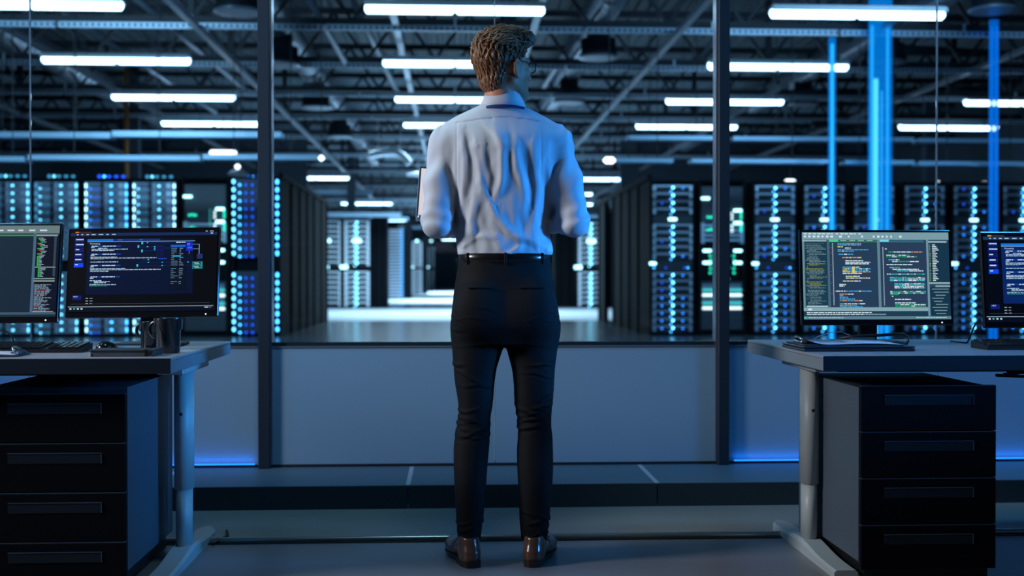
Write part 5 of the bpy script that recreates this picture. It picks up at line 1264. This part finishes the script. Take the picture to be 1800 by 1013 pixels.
# hairline: front slope, around the ear, nape
front = ly-np.interp(lz, [-.03, .02, .05, .07, .10], [.012, .022, .055, .088, .13])
side = np.interp(ly, [-.085, -.055, -.040, -.028, -.020, .010, .016, .04], [-.105, -.082, -.055, -.010, .018, .018, -.022, -.022])-lz
F2 = np.maximum(Hh.F, np.maximum(front, np.where(np.abs(lx) > .03, side, -.1-lz)))
az = np.arctan2(lx, ly+.02); sw = az*9+lz*28
gro = .0022*np.sin(sw*3.2+np.sin(lz*55+az*4)*1.5)+.0016*np.sin(az*46-lz*120+np.sin(ly*70)*2)+.0012*np.sin(lx*420+lz*160+np.sin(ly*90+lz*60)*2.5)
top = np.clip((lz-.02)/.05, 0, 1)
gro = gro*(.7+.9*top)
Hh.F = (F2-gro-.0005).astype('f')
M_hair = mat('hair_brown', (.17, .075, .034), .42, var=.45, bscale=60)
hair = part(Hh.mesh('hair', M_hair), 'hair')
# locks laid over the cap, combed up and back from the face
R_ = np.random.RandomState(4); mb = MB()
def surf(d):
    """cap surface point in direction d (head space)"""
    d = d/np.linalg.norm(d); lo_, hi_ = .05, .15
    o_ = np.array([0, -.012, .02])
    for _ in range(16):
        m_ = (lo_+hi_)/2; q = o_+d*m_; w_ = HC+RH @ q; g_ = ((w_-Hh.lo)/Hh.h).astype(int)
        if (g_ < 0).any() or (g_ >= Hh.n).any() or Hh.F[tuple(g_)] > 0: hi_ = m_
        else: lo_ = m_
    return o_+d*lo_
for q in range(1500):
    az0 = R_.uniform(-PI, PI); el = R_.uniform(-.75, 1.45); front_ = math.cos(az0) > .55
    if front_ and el < .55: continue
    if abs(math.sin(az0)) > .6 and el < .30 and math.cos(az0) > -.6: continue
    L_ = R_.uniform(.25, .5)*(1.2 if el > .4 else .7); pts = []; rs = []; n_ = 6
    lift = R_.uniform(.0, .0035)*(1.8 if el > .5 else 1)
    sa = R_.uniform(-.18, .18)
    ok = True
    for i in range(n_):
        u = i/(n_-1)
        if el > .5:   # top hair sweeps backwards
            d = np.array([math.sin(az0)*math.cos(el), math.cos(az0)*math.cos(el), math.sin(el)]); d = d+np.array([sa*.5*u, -L_*u*1.6, -.1*u])
        else:
            a_ = az0+sa*u+(.25*u if az0 > 0 else -.25*u)*(math.cos(az0) > -.3); e_ = el-L_*u*1.1
            d = np.array([math.sin(a_)*math.cos(e_), math.cos(a_)*math.cos(e_), math.sin(e_)])
        p = surf(d); dn = d/np.linalg.norm(d)
        if np.linalg.norm(p-np.array([0, -.012, .02])) < .056: ok = False
        pts.append(tuple(HC+RH @ (p+dn*(lift*math.sin(u*PI)+.0006)))); rs.append(.0020*(1-u*.75)*(.5+min(1, u*3)*.5))
    if ok: mb.tube(pts, rs, 5, int(R_.randint(0, 3)), caps=False)
locks = mb.build('hair_locks', [mat('hair_lock_a', (.32, .155, .070), .4), mat('hair_lock_b', (.14, .060, .026), .4), mat('hair_lock_c', (.46, .26, .13), .42)], hair)
# hp() points are in world space: same offset as the hair's own mesh

# --- glasses
M_gf = mat('glasses_frame', (.008, .009, .011), .25, coat=.3)
mb = MB()
for s_ in (-1, 1):
    c = (s_*.033, .106, .004); w_, h_ = .025, .018
    pr = []
    for k in range(28):
        t = 2*PI*k/28; a, b = math.cos(t), math.sin(t); pr.append(hp(c[0]+w_*abs(a)**.5*(1 if a > 0 else -1), c[1]-.006*abs(c[0]+w_*a)/.058, c[2]+h_*abs(b)**.6*(1 if b > 0 else -1)))
    pr.append(pr[0]); pr.append(pr[1]); mb.tube(pr, .0024, 6)
    mb.tube([hp(s_*.058, .103, .014), hp(s_*.068, .092, .013), hp(s_*.079, .030, .012), hp(s_*.081, .002, .012), hp(s_*.080, -.018, -.004)], .0023, 6)
mb.tube([hp(-.010, .108, .010), hp(0, .110, .012), hp(.010, .108, .010)], .0022, 6)
gl = mb.build('glasses', M_gf, man, (-MAN[0], -MAN[1], 0))
for s_ in (-1, 1):
    pr = []
    for k in range(24):
        t = 2*PI*k/24; a, b = math.cos(t), math.sin(t); pr.append(hp(s_*.033+.0245*abs(a)**.5*(1 if a > 0 else -1), .1055-.006*abs(s_*.033+.0245*a)/.058, .004+.0175*abs(b)**.6*(1 if b > 0 else -1)))
    pr2 = [p+RH @ np.array([0, -.001, 0]) for p in pr]
    MB().add(pr+pr2, [tuple(range(24)), tuple(range(24, 48))[::-1]]+[(i, (i+1) % 24, 24+(i+1) % 24, 24+i) for i in range(24)]).build('lens', M_glass, gl)

# --- laptop in the hands
lap = empty('laptop', (.02+.0, 4.30, 1.215), 'open laptop held by the person, its bright screen showing beside the sleeve', 'laptop')
lap.rotation_euler = (0, math.radians(5), math.radians(4))
lx0, lx1 = -.165, .165
MB().bb(lx0, lx1, -.115, .115, -.008, .006, 0, .003).build('laptop_base', mat('laptop_silver', (.30, .33, .38), .35, .7), lap)
mb = MB()
for r_ in range(5):
    for c_ in range(13): mb.bb(-.135+.0208*c_, -.118+.0208*c_, -.015+.019*r_, .001+.019*r_, .006, .0072)
mb.build('keys', M_black, lap)
lid = MB().bb(lx0, lx1, -.003, .003, 0, .225, 0, .002).build('laptop_lid', mat('laptop_silver', (0, 0, 0)), lap, (0, .118, .004)); lid.rotation_euler = (math.radians(-22), 0, 0)
MB().bb(lx0+.001, lx1-.001, -.0036, -.0028, .001, .224, 0).build('bezel', M_black, lid)
MB().bb(lx0+.008, lx1-.008, -.0046, -.0036, .012, .216, 0).build('screen', emat('laptop_screen', (.80, .72, .78), .85, True), lid)
